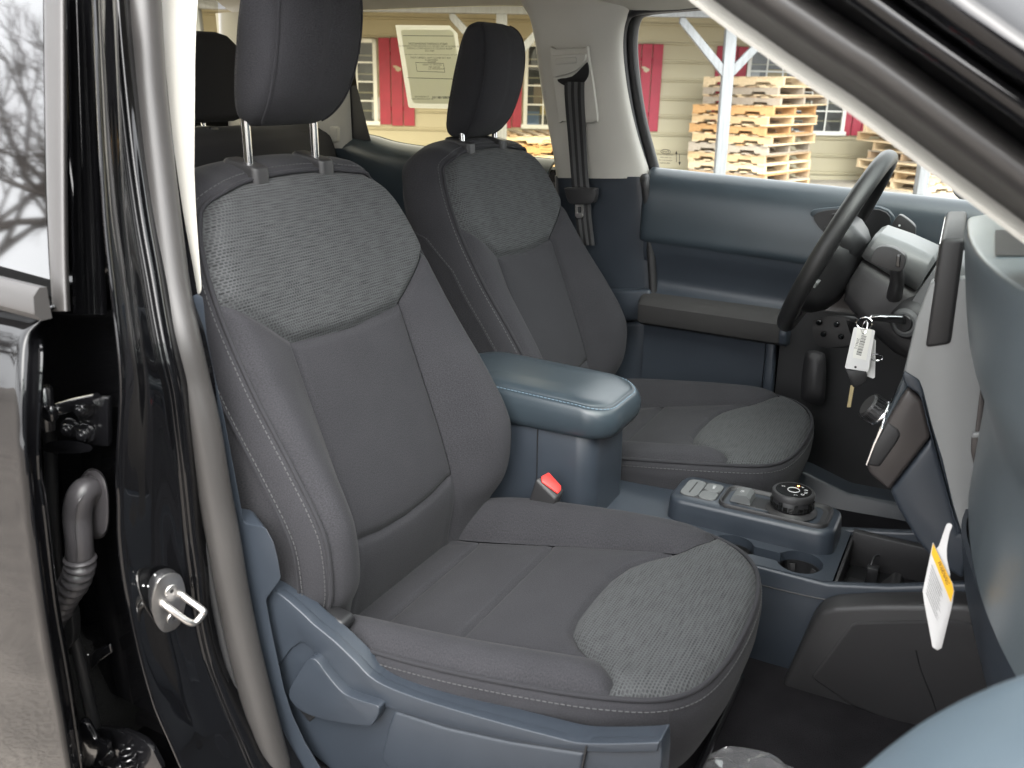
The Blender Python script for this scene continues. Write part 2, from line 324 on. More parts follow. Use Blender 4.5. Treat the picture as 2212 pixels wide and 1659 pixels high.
def make_seat(seat, dx, Y0, rec, hr_dz, outer):
    ang = R(19.1+rec); eb = np.array([-sin(ang), 0, cos(ang)]); eh = np.array([cos(ang), 0, sin(ang)]); O = np.array([.039+dx, Y0, .60])
    # ---------------- backrest
    half = [(0, -.02), (.14, -.02), (.20, 0), (.229, .045), (.243, .11), (.249, .18), (.25, .26), (.247, .36), (.242, .45), (.236, .53), (.226, .59), (.208, .635), (.178, .664), (.12, .681), (.06, .688), (0, .690)]
    out = spline(half+[(-a, b) for a, b in half[::-1][1:-1]], 8, True); outp = np.array(out)
    wb = smf([b for a, b in half[2:13]], [a for a, b in half[2:13]])
    crest = smf([-.02, .05, .1, .17, .22, .3, .4, .5, .6, .7], [-.07, -.012, .042, .074, .078, .062, .036, .017, .006, -.006])
    cen = smf([-.05, 0, .04, .09, .13, .2, .3, .45, .6, .66, .70], [-.09, -.075, -.05, -.02, -.007, -.001, .001, .002, .001, -.006, -.016])
    def hfun(a, b):
        aa = np.abs(a); w_ = wb(b); c = cen(b); s = np.clip((aa-.118)/(w_-.022-.118), 0, 1); s = s*s*(3-2*s)
        h = c+(crest(b)-c)*s; e = np.clip((aa-(w_-.026))/.026, 0, 1.3); return h-.013*e*e
    def fm(a, b, dh):
        h = hfun(a, b)+dh; return O+a[:, None]*np.array([0, 1., 0])+b[:, None]*eb+h[:, None]*eh
    so_ = lambda A, B: sdf(outp, A, B)
    ins = [(-.4, .545), (-.26, .545), (-.236, .528), (-.150, .462), (-.128, .447), (0, .438), (.128, .447), (.150, .462), (.236, .528), (.26, .545), (.4, .545), (.4, .9), (-.4, .9)]
    si = lambda A, B: sdf(ins, A, B)
    bbx = (-.26, .26, -.03, .70)
    region('backrest_insert', lambda A, B: np.maximum(so_(A, B), si(A, B)), (-.26, .26, .43, .70), .0035, fm, INS, seat, .008, .008, .009)
    pc = [(-.132, .7), (.132, .7), (.136, .137), (.07, .125), (0, .121), (-.07, .125), (-.136, .137)]
    region('backrest_centre_panel', lambda A, B: np.maximum(sdf(pc, A, B), -si(A, B)), (-.14, .14, .11, .47), .0035, fm, FAB, seat, .007, .006, .007)
    pl = [(-.136, .137), (-.07, .125), (0, .121), (.07, .125), (.136, .137), (.155, -.1), (-.155, -.1)]
    region('backrest_lower_panel', lambda A, B: np.maximum(so_(A, B), sdf(pl, A, B)), (-.16, .16, -.03, .14), .0035, fm, FAB, seat)
    for sg in (-1, 1):
        pb = [(sg*.132, .7), (sg*.4, .7), (sg*.4, -.2), (sg*.155, -.1), (sg*.136, .137)]
        region('backrest_bolster', lambda A, B: np.maximum(np.maximum(so_(A, B), sdf(pb, A, B)), -si(A, B)), (-.26, -.12, -.03, .56) if sg < 0 else (.12, .26, -.03, .56), .0035, fm, FAB, seat, .006, .006, .006)
    # sides, top and back
    N = 360; ol = resample(out, N, True); tg = np.roll(ol, -1, 0)-np.roll(ol, 1, 0); nr = np.stack([tg[:, 1], -tg[:, 0]], 1); nr /= np.linalg.norm(nr, axis=1)[:, None]
    if (nr*(ol-ol.mean(0))).sum() < 0: nr = -nr
    h0 = hfun(ol[:, 0], ol[:, 1])-.004; wt = np.clip(nr[:, 1], 0, 1)**1.5
    so1 = np.array([0, .004, .009, .013, .016, .016, .012, 0]); sh = np.array([0, -.004, -.012, -.026, -.045, -.07, -.1, -.125])
    to1 = np.array([0, .010, .020, .031, .041, .046, .042, .018]); th = np.array([0, -.004, -.012, -.026, -.046, -.072, -.1, -.122])
    def sk(i, t):
        o = (1-wt[i])*np.interp(t, range(8), so1)+wt[i]*np.interp(t, range(8), to1); h = (1-wt[i])*np.interp(t, range(8), sh)+wt[i]*np.interp(t, range(8), th)
        hb = h0[i] if t < 5 else h0[i]*max(0, (7-t)/2); p = ol[i]+nr[i]*o
        return O+p[0]*np.array([0, 1., 0])+p[1]*eb+(hb+h)*eh
    ts = [0, .5, 1, 1.5, 2, 2.5, 3, 3.5, 4, 4.5, 5, 5.5, 6, 6.5, 7]; V = []; UV = []; F = []
    arc = np.r_[0, np.cumsum(np.linalg.norm(np.diff(ol, axis=0), axis=1))]
    for t in ts:
        for i in range(N): V.append(sk(i, t)); UV.append((arc[i], t*.016))
    for k in range(len(ts)-1):
        for i in range(N): F.append((k*N+i, k*N+(i+1) % N, (k+1)*N+(i+1) % N, (k+1)*N+i))
    F.append(tuple(range((len(ts)-1)*N, len(ts)*N)))
    mesh('backrest_side', V, F, FAB, seat, True, 50, uv=UV)
    tube('piping', [sk(i, .15)+eh*.0012 for i in range(N)], .0036, FAB, seat, 8, True)
    stitches('stitching', [sk(i, 1.35)+nr[i][0]*np.array([0, .0006, 0])+eh*.0006 for i in range(N)], .0052, .0026, .00085, THREAD, seat)
    for sg in (-1, 1):
        ii = [i for i in range(N) if nr[i][0]*sg > .5 and .0 < ol[i][1] < .56]; ii.sort(key=lambda i: ol[i][1])
        pth = [sk(i, np.interp(ol[i][1], [0, .45, .53, .56], [4.1, 4.1, 5.2, 6.6]))+np.array([0, sg*.0005, 0]) for i in ii]
        tube('side_seam', pth, .0028, FAB, seat, 6); stitches('stitching', [p+np.array([.006, sg*.0008, 0]) for p in pth], .0052, .0026, .0008, THREAD, seat)
    # ---------------- headrest guides, posts, headrest
    for sg in (-1, 1):
        g = O+eb*.715+eh*(-.032)+np.array([0, sg*.073, 0]); ol2 = rrect(.034, .0165, .010, 5)
        loft('headrest_guide', [[g+np.array([x*k*cos(R(8)), y*k, z-.16*x]) for x, y in ol2] for k, z in ((1, -.03), (1, -.006), (.97, -.001), (.88, .0015), (.7, .0025))], CHAR, seat, True, 35)
        hz = hr_dz
        p0 = g+np.array([.006, 0, -.01]); p1 = np.array([-.218+dx-sin(R(rec))*.75, p0[1], 1.345+hz])
        tube('headrest_post', [p0+(p1-p0)*t for t in np.linspace(0, 1, 6)], .0068, CHROME, seat, 16)
    sx = dx-sin(R(rec))*.78-(.022 if hr_dz < 0 else 0)
    Lz = [1.317, 1.324, 1.338, 1.36, 1.39, 1.42, 1.45, 1.48, 1.51, 1.535, 1.55, 1.557]
    xf = [-.198, -.182, -.162, -.143, -.128, -.118, -.112, -.109, -.111, -.12, -.136, -.155]
    xb = [-.228, -.240, -.246, -.244, -.238, -.230, -.222, -.213, -.204, -.194, -.184, -.172]
    hw = [.062, .078, .088, .095, .099, .101, .102, .101, .098, .09, .076, .05]
    fz = np.linspace(1.317, 1.557, 60); u_ = (np.array(Lz)-1.317)
    nn = 96; rings = []; UV = []; seamf = [[], []]; seamb = [[], []]; KF, KB = 15, 31
    f1, f2, f3 = smf(Lz, xf), smf(Lz, xb), smf(Lz, hw)
    for z in fz:
        a, b, c = f1(z)+sx, f2(z)+sx, f3(z); mid = a*.55+b*.45; rg = []
        for k in range(nn):
            t = 2*pi*k/nn; ex = .72; ct, st = cos(t), sin(t)
            gv = 1-.018*sum(exp(-((k-q)/1.1)**2) for q in (KF, KB, nn-KF, nn-KB))
            x = mid+((a-mid) if ct > 0 else (mid-b))*np.sign(ct)*abs(ct)**ex*gv; y = c*np.sign(st)*abs(st)**ex*gv
            rg.append(np.array([x, Y0+y, z+hr_dz])); UV.append((t*.06, z))
        for q, L in ((KF, seamf[0]), (nn-KF, seamf[1]), (KB, seamb[0]), (nn-KB, seamb[1])): L.append(rg[q])
        rings.append(rg)
    V = [p for r_ in rings for p in r_]; F = [(i*nn+k, i*nn+(k+1) % nn, (i+1)*nn+(k+1) % nn, (i+1)*nn+k) for i in range(59) for k in range(nn)]+[tuple(range(nn))[::-1], tuple(range(59*nn, 60*nn))]
    mesh('headrest', V, F, FAB, seat, True, 0, uv=UV)
    for L, sgn in zip(seamf, (1, -1)):
        tube('headrest_piping', [p+np.array([.0016, sgn*.001, 0]) for p in L[1:-1]], .0022, FAB, seat, 6)
        stitches('headrest_stitching', [p+np.array([-.004, sgn*.0042, 0]) for p in L[2:-2]], .0046, .0026, .0008, THREAD, seat)
    for L, sgn in zip(seamb, (1, -1)): stitches('headrest_stitching', [p+np.array([.001, sgn*.0022, 0]) for p in L[2:-2]], .0046, .003, .0007, THREAD, seat)
    # ---------------- cushion
    ch = [(-.06, 0), (-.06, .16), (-.045, .215), (0, .238), (.08, .249), (.18, .252), (.28, .249), (.38, .238), (.44, .223), (.49, .197), (.522, .155), (.538, .09), (.543, 0)]
    cout = spline(ch+[(x, -y) for x, y in ch[::-1][1:-1]], 8, True); cp = np.array(cout)
    wx = smf([x for x, y in ch[2:11]], [y for x, y in ch[2:11]])
    zc = smf([-.08, 0, .1, .2, .3, .38, .44, .49, .525, .55], [.567, .586, .610, .634, .656, .673, .683, .686, .683, .677])
    zp = smf([-.08, 0, .08, .2, .3, .4, .46, .51, .55], [.618, .632, .648, .662, .674, .684, .686, .683, .676])
    def zfun(x, y):
        aa = np.abs(y); w_ = wx(x); c = zc(x); k = np.clip((.50-x)/.12, 0, 1); k = k*k*(3-2*k); cr = np.maximum(zp(x)+.012, c)
        s = np.clip((aa-.140)/(w_-.03-.140+1e-3), 0, 1); s = s*s*(3-2*s); z = c+(cr-c)*s*k
        d = np.clip(1+so2(x, y)/.03, 0, 1.2); e = d*d; return z*(1-e)+zp(x)*e
    so2 = lambda x, y: sdf(cp, x, y)
    def fc(x, y, dh): z = zfun(x, y)+dh; return np.stack([x+dx, y+Y0, z], 1)
    cins = [(.335, -.07), (.322, 0), (.335, .07), (.352, .112), (.41, .170), (.436, .20), (.45, .30), (.7, .30), (.7, -.30), (.45, -.30), (.436, -.20), (.41, -.170), (.352, -.112)]
    cins = [(.322, 0), (.324, .06), (.334, .098), (.356, .126), (.41, .170), (.434, .198), (.448, .30), (.7, .30), (.7, -.30), (.448, -.30), (.434, -.198), (.41, -.170), (.356, -.126), (.334, -.098), (.324, -.06)]
    sci = lambda x, y: sdf(cins, x, y)
    region('cushion_insert', lambda x, y: np.maximum(so2(x, y), sci(x, y)), (.31, .55, -.25, .25), .0035, fc, INS, seat, .007, .007, .007, True)
    for x0, x1 in ((-.2, .03), (.03, .178), (.178, .7)):
        q = [(x0, -.158), (x1, -.158), (x1, .158), (x0, .158)]
        region('cushion_centre_panel', lambda x, y: np.maximum(np.maximum(so2(x, y), sdf(q, x, y)), -sci(x, y)), (max(x0-.01, -.07), min(x1+.01, .43), -.165, .165), .0035, fc, FAB, seat, .008, .0055, .007)
    for sg in (-1, 1):
        q = [(-.2, sg*.158), (.7, sg*.158), (.7, sg*.4), (-.2, sg*.4)]
        region('cushion_bolster', lambda x, y: np.maximum(np.maximum(so2(x, y), sdf(q, x, y)), -sci(x, y)), (-.07, .46, .15, .26) if sg > 0 else (-.07, .46, -.26, -.15), .0035, fc, FAB, seat, .006, .006, .011)
    ol = resample(cout, N, True); tg = np.roll(ol, -1, 0)-np.roll(ol, 1, 0); nr = np.stack([tg[:, 1], -tg[:, 0]], 1); nr /= np.linalg.norm(nr, axis=1)[:, None]
    if (nr*(ol-ol.mean(0))).sum() < 0: nr = -nr
    z0 = zp(ol[:, 0])-.004; so1 = np.array([0, .005, .008, .006, -.004, -.02]); sz = np.array([0, -.008, -.025, -.055, -.095, -.135])
    def sk2(i, t): return np.array([ol[i][0]+nr[i][0]*np.interp(t, range(6), so1)+dx, ol[i][1]+nr[i][1]*np.interp(t, range(6), so1)+Y0, z0[i]+np.interp(t, range(6), sz)])
    ts = list(np.linspace(0, 5, 16)); V = []; UV = []; F = []
    arc = np.r_[0, np.cumsum(np.linalg.norm(np.diff(ol, axis=0), axis=1))]
    for t in ts:
        for i in range(N): V.append(sk2(i, t)); UV.append((arc[i], t*.025))
    for k in range(len(ts)-1):
        for i in range(N): F.append((k*N+i, k*N+(i+1) % N, (k+1)*N+(i+1) % N, (k+1)*N+i))
    F.append(tuple(range((len(ts)-1)*N, len(ts)*N)))
    mesh('cushion_skirt', V, F, FAB, seat, True, 50, uv=UV)
    tube('piping', [sk2(i, .1)+np.array([0, 0, .0015]) for i in range(N)], .0034, FAB, seat, 8, True)
    stitches('stitching', [sk2(i, 1.25)+np.array([nr[i][0], nr[i][1], 0])*.0005 for i in range(N)], .0052, .0026, .00085, THREAD, seat)
    for sg in (-1, 1):
        i = min(range(N), key=lambda i: abs(ol[i][0]-.50)+(0 if ol[i][1]*sg > 0 else 9)); tube('skirt_seam', [sk2(i, t) for t in np.linspace(1.2, 5, 8)], .0013, FAB, seat, 6)
    # ---------------- base under the cushion
    for sg in (-1, 1):
        box('seat_rail', (-.22+dx, Y0+sg*.20-.02, .405), (.40+dx, Y0+sg*.20+.02, .44), DSTEEL, seat)
        box('seat_frame', (-.12+dx, Y0+sg*.19-.012, .44), (.36+dx, Y0+sg*.19+.012, .55), BLK, seat)
    box('seat_pan', (-.1+dx, Y0-.2, .53), (.44+dx, Y0+.2, .55), BLK, seat)
    box('front_bracket', (.40+dx, Y0-.2, .425), (.46+dx, Y0+.22, .445), BLK, seat)
    bar = [(.36, -.19, .50), (.46, -.19, .475), (.505, -.17, .475), (.512, -.14, .476), (.512, .14, .476), (.505, .17, .475), (.46, .19, .475), (.36, .19, .50)]
    tube('slide_bar', [np.array([x+dx, y+Y0, z]) for x, y, z in spline(bar, 6)], .007, DSTEEL, seat, 10)

# ================================================================== the truck
truck = tag(empty('pickup_truck'), 'black pickup truck cab with open front passenger door and slate blue interior', 'truck')
seat_p = tag(empty('front_seat', parent=truck), 'charcoal cloth front passenger seat nearest the camera, headrest raised')
make_seat(seat_p, 0., -.369, 0., 0., True)
seat_d = tag(empty('front_seat', parent=truck), 'charcoal cloth driver seat behind the steering wheel')
make_seat(seat_d, -.065, .369, 2.2, -.058, False)
# valance with recliner lever on the outer side of the passenger seat
yv = -.650
tr = pxs([(560, 1262), (600, 1275), (650, 1318), (676, 1343), (721, 1380), (765, 1422), (810, 1466), (894, 1501), (1042, 1546), (1191, 1586), (1265, 1601), (1380, 1602), (1428, 1598), (1430, 1640), (1424, 1720), (1100, 1740), (760, 1700), (640, 1600), (560, 1400)], Y=yv)
tr = spline(tr[:13], 4)+tr[13:]
solid('side_valance', tr, (0, .03, 0), BLUE, seat_p, .006, 4)
bd = pxs([(561, 1268), (600, 1281), (650, 1323), (676, 1348), (721, 1385), (765, 1427), (810, 1470), (894, 1506), (1042, 1551), (1191, 1591), (1265, 1606), (1424, 1604), (1420, 1625), (1270, 1625), (1100, 1597), (960, 1566), (840, 1530), (800, 1520), (757, 1503), (720, 1462), (668, 1396), (648, 1388), (628, 1402), (600, 1440), (570, 1440)], Y=yv-.004)
bd = spline(bd[:12], 4)+spline(bd[12:22], 3)+bd[22:]
solid('valance_band', bd, (0, .014, 0), BLUE, seat_p, .005, 4)
lo_ = pxs([(850, 1536), (960, 1572), (1100, 1603), (1262, 1628), (1248, 1720), (900, 1720), (820, 1640), (838, 1570)], Y=yv-.002)
solid('valance_front', lo_, (0, .012, 0), BLUE, seat_p, .005, 4)
solid('valance_seam_strip', pxs([(1264, 1612), (1268, 1612), (1247, 1720), (1243, 1720)], Y=yv-.0055), (0, .004, 0), BLK, seat_p, .0)
lv = spline(pxs([(624, 1494), (645, 1455), (666, 1424), (684, 1428), (708, 1460), (740, 1496), (775, 1512), (814, 1525), (818, 1540), (808, 1560), (795, 1568), (740, 1562), (671, 1546), (634, 1522)], Y=yv-.018), 4, True)
solid('recliner_lever', lv, (0, .016, 0), BLUE, seat_p, .006, 4)
solid('lever_slot', pxs([(628, 1512), (640, 1500), (680, 1550), (668, 1560)], Y=yv-.003), (0, .01, 0), BLK, seat_p, .001)
# valance hinge cover at the foot of the backrest
solid('recliner_cover', pxs([(560, 1265), (610, 1262), (680, 1318), (735, 1345), (742, 1362), (725, 1385), (676, 1350), (640, 1320)], Y=-.625), (0, .03, 0), BLK, seat_p, .006, 3)

# ================================================================== floor, sills, shell
fl = tag(empty('cab_floor', parent=truck))
patch('carpet', [[(-1.3, y, .41+.012*sin(y*9)) , (-.3, y, .415), (.3, y, .418), (.62, y, .42), (.80, y, .43), (.98, y, .50), (1.12, y, .66)] for y in (-.70, -.45, -.2, 0, .2, .45, .72)], CARPET, fl, .02)
solid('sill_trim', [(-.35, .55, .40), (1.0, .55, .40), (1.0, .60, .475), (.55, .60, .47), (.45, .60, .50), (-.35, .60, .50)], (0, .12, 0), BLUE, fl, .008, 3)
solid('sill_trim', [(-.30, -.80, .36), (1.05, -.80, .36), (1.05, -.80, .42), (-.30, -.80, .42)], (0, .12, 0), PAINT, fl, .012, 3)
box('firewall', (1.12, -.75, .40), (1.16, .75, 1.16), BLK, fl)
box('rear_wall', (-1.36, -.74, .40), (-1.32, .74, 1.288), FELT, fl)
box('rocker', (-1.3, -.865, .20), (1.1, -.70, .385), FELT, fl, .02)
box('inner_sill', (-1.3, -.79, .30), (-.31, -.55, .60), FELT, fl)
# crumpled plastic film on the passenger carpet (a thing of its own)
fv = []
for i in range(26):
    for j in range(14):
        u, v = i/25, j/13
        fv.append((.515+.26*u+.02*sin(v*7), -.52+.17*v+.03*sin(u*6), .432+.012*abs(sin(9*u+5*v))+.010*abs(sin(17*v-4*u))+.006*random.random()+.012*exp(-((u-.12)/.1)**2)))
film = mesh('plastic_film', fv, [(i*14+j, i*14+j+1, (i+1)*14+j+1, (i+1)*14+j) for i in range(25) for j in range(13)], FILM, None, True, 25)
tag(film, 'crumpled clear plastic film lying on the black passenger footwell carpet', 'plastic film')

# ================================================================== centre console
con = tag(empty('centre_console', parent=truck), 'slate blue centre console between the two front seats')
TOPZ = .618; YN, YF = -.088, .128
solid('console_side', [(-.20, YN, .60), (.25, YN, TOPZ-.001), (.61, YN, TOPZ-.001), (.70, YN, .640), (.82, YN, .683), (.90, YN, .70), (.90, YN, .41), (-.20, YN, .41)], (0, .016, 0), BLUE, con, .006, 4)
solid('console_side', [(-.20, YF, .60), (.25, YF, TOPZ-.001), (.59, YF, TOPZ-.001), (.70, YF, .640), (.82, YF, .675), (.90, YF, .69), (.90, YF, .41), (-.20, YF, .41)], (0, -.016, 0), BLUE, con, .006, 4)
tube('side_groove', [p+np.array([0, -.0003, 0]) for p in spline([(x, YN, z) for x, z in ((.30, .586), (.45, .584), (.60, .588), (.66, .602), (.74, .630), (.88, .664))], 8)], .0014, BLK, con, 6)
cx, cy, cr, sw = .557, -.040, .0375, .014
al = math.asin(sw/cr); hole = [(cx+cr*cos(a), cy+cr*sin(a)) for a in np.linspace(-(pi-al), pi-al, 40)]+[(.442+cr*cos(a), cy+cr*sin(a)) for a in np.linspace(al, 2*pi-al, 40)]
plate = [(.10, YN+.004), (.604, YN+.004), (.616, YN+.014), (.616, YF-.012), (.604, YF-.004), (.10, YF-.004)]
region('console_top', lambda A, B: np.maximum(sdf(plate, A, B), -sdf(hole, A, B)), (.09, .62, -.09, .13), .004, lambda a, b, d: np.stack([a, b, TOPZ+0*a], 1), BLUE, con, 0, .001, 0)
def wall(name, pts, zs, m, parent, sc=None):
    c = np.mean(pts, 0); sc = sc or [1]*len(zs); rings = [[(c[0]+(x-c[0])*s, c[1]+(y-c[1])*s, z) for x, y in pts] for z, s in zip(zs, sc)]
    return loft(name, rings, m, parent, False, 60)
wall('cup_rim', hole, (TOPZ, TOPZ-.002, TOPZ-.017), BLUE, con, (1, .995, .99)); wall('cup_well', hole, (TOPZ-.017, TOPZ-.0171, TOPZ-.08), BLK, con, (.99, .965, .93))
box('cup_floor', (.39, -.085, TOPZ-.085), (.61, .01, TOPZ-.078), BLK, con)
for c0 in (cx, .442):
    for a in (R(120), R(-25), R(50), R(200)):
        p = np.array([c0+(cr-.004)*cos(a), cy+(cr-.004)*sin(a)]); t = np.array([-sin(a), cos(a)])
        loft('cup_gripper', [[(p[0]+t[0]*s-cos(a)*i_*k, p[1]+t[1]*s-sin(a)*i_*k, z) for s, i_ in ((-.006, 0), (-.004, .006), (.004, .006), (.006, 0))] for z, k in ((TOPZ-.022, .4), (TOPZ-.03, 1), (TOPZ-.065, 1))], CHAR, con)
# storage bin in front of the cup holders
box('bin_floor', (.615, -.075, .555), (.90, .115, .562), BLK, con)
box('bin_wall', (.6175, -.070, .558), (.623, .112, TOPZ-.004), CHAR, con, .001)
box('bin_wall', (.62, .095, .558), (.90, .1115, .628), CHAR, con, .003)
solid('bin_divider', [(.665, -.068, .562), (.70, -.068, .612), (.712, -.068, .612), (.735, -.068, .562)], (0, .085, 0), CHAR, con, .003)
box('bin_socket', (.655, .045, .562), (.675, .065, .592), BLK, con, .003); box('bin_ledge', (.63, -.06, .562), (.655, .03, .575), CHAR, con, .002)
tube('bin_cable', spline([(.66, .055, .585), (.662, .07, .60), (.668, .09, .596)], 6), .002, BLK, con, 6)
# raised selector block
bcx, bcy = .452, .058
def blockring(hx, hy, r, z, dz=0): return [(bcx+x, bcy+y, z+dz*x) for x, y in rrect(hx, hy, r, 8)]
loft('selector_block', [blockring(.150, .0605, .030, TOPZ-.004), blockring(.149, .0595, .030, TOPZ+.012), blockring(.1475, .058, .029, TOPZ+.034), blockring(.146, .0565, .028, TOPZ+.039), blockring(.142, .0525, .025, TOPZ+.0425), blockring(.10, .03, .02, TOPZ+.043)], BLUE, con, True, 60)
BT = TOPZ+.043
def pad(name, x0, x1, y0, y1, z, h, m, parent, r=.008, b=.0015):
    c = ((x0+x1)/2, (y0+y1)/2); o = rrect((x1-x0)/2, (y1-y0)/2, r, 6)
    return loft(name, [[(c[0]+x*k, c[1]+y*k2, zz) for x, y in o] for k, k2, zz in ((1, 1, z), (1, 1, z+h-b), (1-b/(x1-x0), 1-b/(y1-y0), z+h), (.5, .5, z+h+.0002))], m, parent, True, 30)
pad('button_gap', .319, .389, .022, .096, BT, .0008, BLK, con, .014)
pad('card_slot_pad', .3205, .3545, .0235, .0945, BT, .0022, GREYP, con, .012); pad('switch', .3555, .3875, .0595, .0945, BT, .0022, GREYP, con, .010); pad('switch', .3555, .3875, .0235, .0585, BT, .0022, GREYP, con, .010)
box('slot', (.336, .034, BT+.0018), (.3385, .084, BT+.0027), INK, con, 0)
text('switch_marking', 'DSM', .007, INKW, con, basis((.371, .078, BT+.0026), (0, -1, 0), (1, 0, 0)))
# gearshift bezel: tray with raised rim, brake switch, rotary knob
bz = rrect(.0955, .045, .020, 8); bc = (.490, .056)
rim = [[(bc[0]+x*k, bc[1]+y*k2, z) for x, y in bz] for k, k2, z in ((1.0, 1.0, BT-.002), (1.0, 1.0, BT+.004), (.985, .97, BT+.0062), (.955, .915, BT+.0058), (.93, .86, BT+.0005), (.90, .80, BT-.0002))]
loft('selector_bezel', rim, CHAR, con, True, 50)
pad('switch_recess', .425, .490, .034, .080, BT-.0001, .001, BLK, con, .004)
loft('brake_switch', [[(x, y, BT+z) for x, z in ((.412, .001), (.415, .011), (.425, .016), (.440, .017), (.447, .012), (.449, .001))] for y in (.038, .039, .075, .076)], GREYP, con, True, 25)
text('switch_marking', '(P)', .008, INKW, con, basis((.429, .057, BT+.0168), (0, -1, 0), (1, 0, .1)))
kx, ky = .518, .054
cyl('knob_collar', (kx, ky, BT), (0, 0, 1), .044, .010, CHAR, con, 40, .004, .039)
cyl('knob', (kx, ky, BT+.010), (0, 0, 1), .0365, .028, BLK, con, 40, .003, .035)
for k in range(26):
    a = 2*pi*k/26; c_ = np.array([kx+.0363*cos(a), ky+.0363*sin(a)]); hgt = .008 if k % 3 else .014
    t = np.array([-sin(a), cos(a)])*.0032; n_ = np.array([cos(a), sin(a)])*.0016
    loft('knob_grip', [[(*(c_-t-n_), z), (*(c_+t-n_), z), (*(c_+t+n_), z), (*(c_-t+n_), z)] for z in (BT+.014, BT+.014+hgt)], BLKG, con)
rk = [(.0365, .028), (.0368, .036), (.035, .039), (.032, .0395)]
loft('knob_ring', [[(kx+r_*cos(2*pi*k/48), ky+r_*sin(2*pi*k/48), BT+.008+z-.006) for k in range(48)] for r_, z in rk], CHAR, con, True, 40)
cyl('knob_face', (kx, ky, BT+.0405), (0, 0, 1), .031, .0012, BLKG, con, 40, .0004)
tube('knob_marking', [(kx+.010*cos(t), ky+.010*sin(t), BT+.0421) for t in np.linspace(0, 2*pi, 25)[:-1]], .0006, INKW, con, 4, True)
for i, (ch_, a) in enumerate((('P', 60), ('R', 25), ('N', -5), ('D', -35), ('L', -70), ('S', 160))):
    text('knob_marking', ch_, .0085, INKW, con, basis((kx+.021*cos(R(a)), ky+.021*sin(R(a)), BT+.0421), (0, -1, 0), (1, 0, 0)))
EM = bpy.data.materials.new('amber_lamp'); EM.use_nodes = True; EM.node_tree.nodes['Principled BSDF'].inputs['Emission Color'].default_value = (1, .25, .02, 1); EM.node_tree.nodes['Principled BSDF'].inputs['Emission Strength'].default_value = 2.
cyl('knob_lamp', (kx+.004, ky+.020, BT+.0416), (0, 0, 1), .0022, .0006, EM, con, 12, .0001)
# armrest box and lid
lidc = (.045, -.008)
loft('armrest_box', [[(.030+x, -.006+y, z) for x, y in rrect(.165*k, .086*k, .035, 10)] for k, z in ((1, .55), (1, .70), (.99, .786), (.97, .79), (.6, .79))], BLUE, con, True, 50)
tube('box_seam', [(.085, -.0925, z) for z in np.linspace(.61, .785, 8)], .0012, BLK, con, 6)
lr = [(.93, .90, .786), (.955, .93, .788), (.985, .97, .80), (1.0, .995, .815), (1.0, 1.0, .830), (.985, .985, .843), (.96, .955, .851), (.92, .90, .856), (.915, .89, .8545), (.905, .88, .8575), (.88, .85, .8605), (.8, .74, .8635), (.5, .4, .865)]
loft('armrest_lid', [[(lidc[0]+x*k, lidc[1]+y*k2, z-.020*max(0, (x*k)/.185)**2*(z-.78)/.08) for x, y in rrect(.185, .098, .055, 14)] for k, k2, z in lr], BLUES, con, True, 0)
lp = [(lidc[0]+x*.938, lidc[1]+y*.925, .8555-.020*max(0, (x*.938)/.185)**2) for x, y in rrect(.185, .098, .055, 24)]
stitches('lid_stitching', resample(lp, 300, True), .005, .0025, .0009, mat('blue_thread', (.14, .20, .25), .7), con)
tube('lid_gap', [(.030+x, -.006+y, .7885) for x, y in rrect(.162, .083, .035, 10)], .002, BLK, con, 6, True)
# passenger-side footwell panel of the console
yk = -.135
kp = pxs([(1640, 1530), (1684, 1490), (1752, 1342), (1770, 1322), (1800, 1312), (1900, 1308), (2080, 1308), (2200, 1330), (2230, 1500), (2200, 1640), (1960, 1590), (1800, 1535), (1720, 1505)], Y=yk)
solid('footwell_panel', kp, (0, .05, 0), CHAR, con, .012, 4)
kp2 = pxs([(1752, 1465), (1838, 1350), (1850, 1345), (2060, 1340), (2180, 1365), (2200, 1480), (2120, 1600), (1960, 1575), (1830, 1520)], Y=yk-.004)
KNURL = mat('knurled_charcoal_plastic', (.028, .027, .028), .55)
_t = KNURL.node_tree; _w = _t.nodes.new('ShaderNodeTexWave'); _w.inputs['Scale'].default_value = 260; _w.bands_direction = 'X'; _c = _t.nodes.new('ShaderNodeTexCoord'); _b = _t.nodes.new('ShaderNodeBump'); _b.inputs['Distance'].default_value = .001; _b.inputs['Strength'].default_value = .6
_t.links.new(_c.outputs['Object'], _w.inputs['Vector']); _t.links.new(_w.outputs['Fac'], _b.inputs['Height']); _t.links.new(_b.outputs[0], _t.nodes['Principled BSDF'].inputs['Normal'])
solid('footwell_panel_inset', kp2, (0, .02, 0), KNURL, con, .005, 3)
tube('panel_seam', spline(pxs([(1978, 1405), (1990, 1450), (2010, 1500), (2030, 1560)], Y=yk-.0042), 6), .0011, BLK, con, 6)
# seat belt buckle
bk = tag(empty('belt_buckle', parent=truck), 'black seat belt buckle with red release button beside the passenger seat')
A_, B_, C_, D_ = px(1156, 1034, Y=-.155), px(1183, 1019, Y=-.128), px(1220, 1059, Y=-.128), px(1201, 1079, Y=-.155)
dn = px(1139, 1086, Y=-.150)-A_; dn = dn/np.linalg.norm(dn)*.075
bod = solid('buckle_body', [A_, B_, C_, D_], dn, CHAR, bk, .005, 4)
cc = (A_+B_+C_+D_)/4; nn_ = -dn/np.linalg.norm(dn)
q = [cc+(p-cc)*.80 for p in (A_, B_, C_, D_)]; q = [q[0]*.62+q[1]*.38, q[1]*.85+q[0]*.15, q[1]*.9+q[2]*.1, q[2]*.9+q[1]*.1, q[2]*.8+q[3]*.2, q[3]*.62+q[2]*.38, q[3]*.5+q[0]*.1+q[2]*.4, q[0]*.55+q[1]*.45]
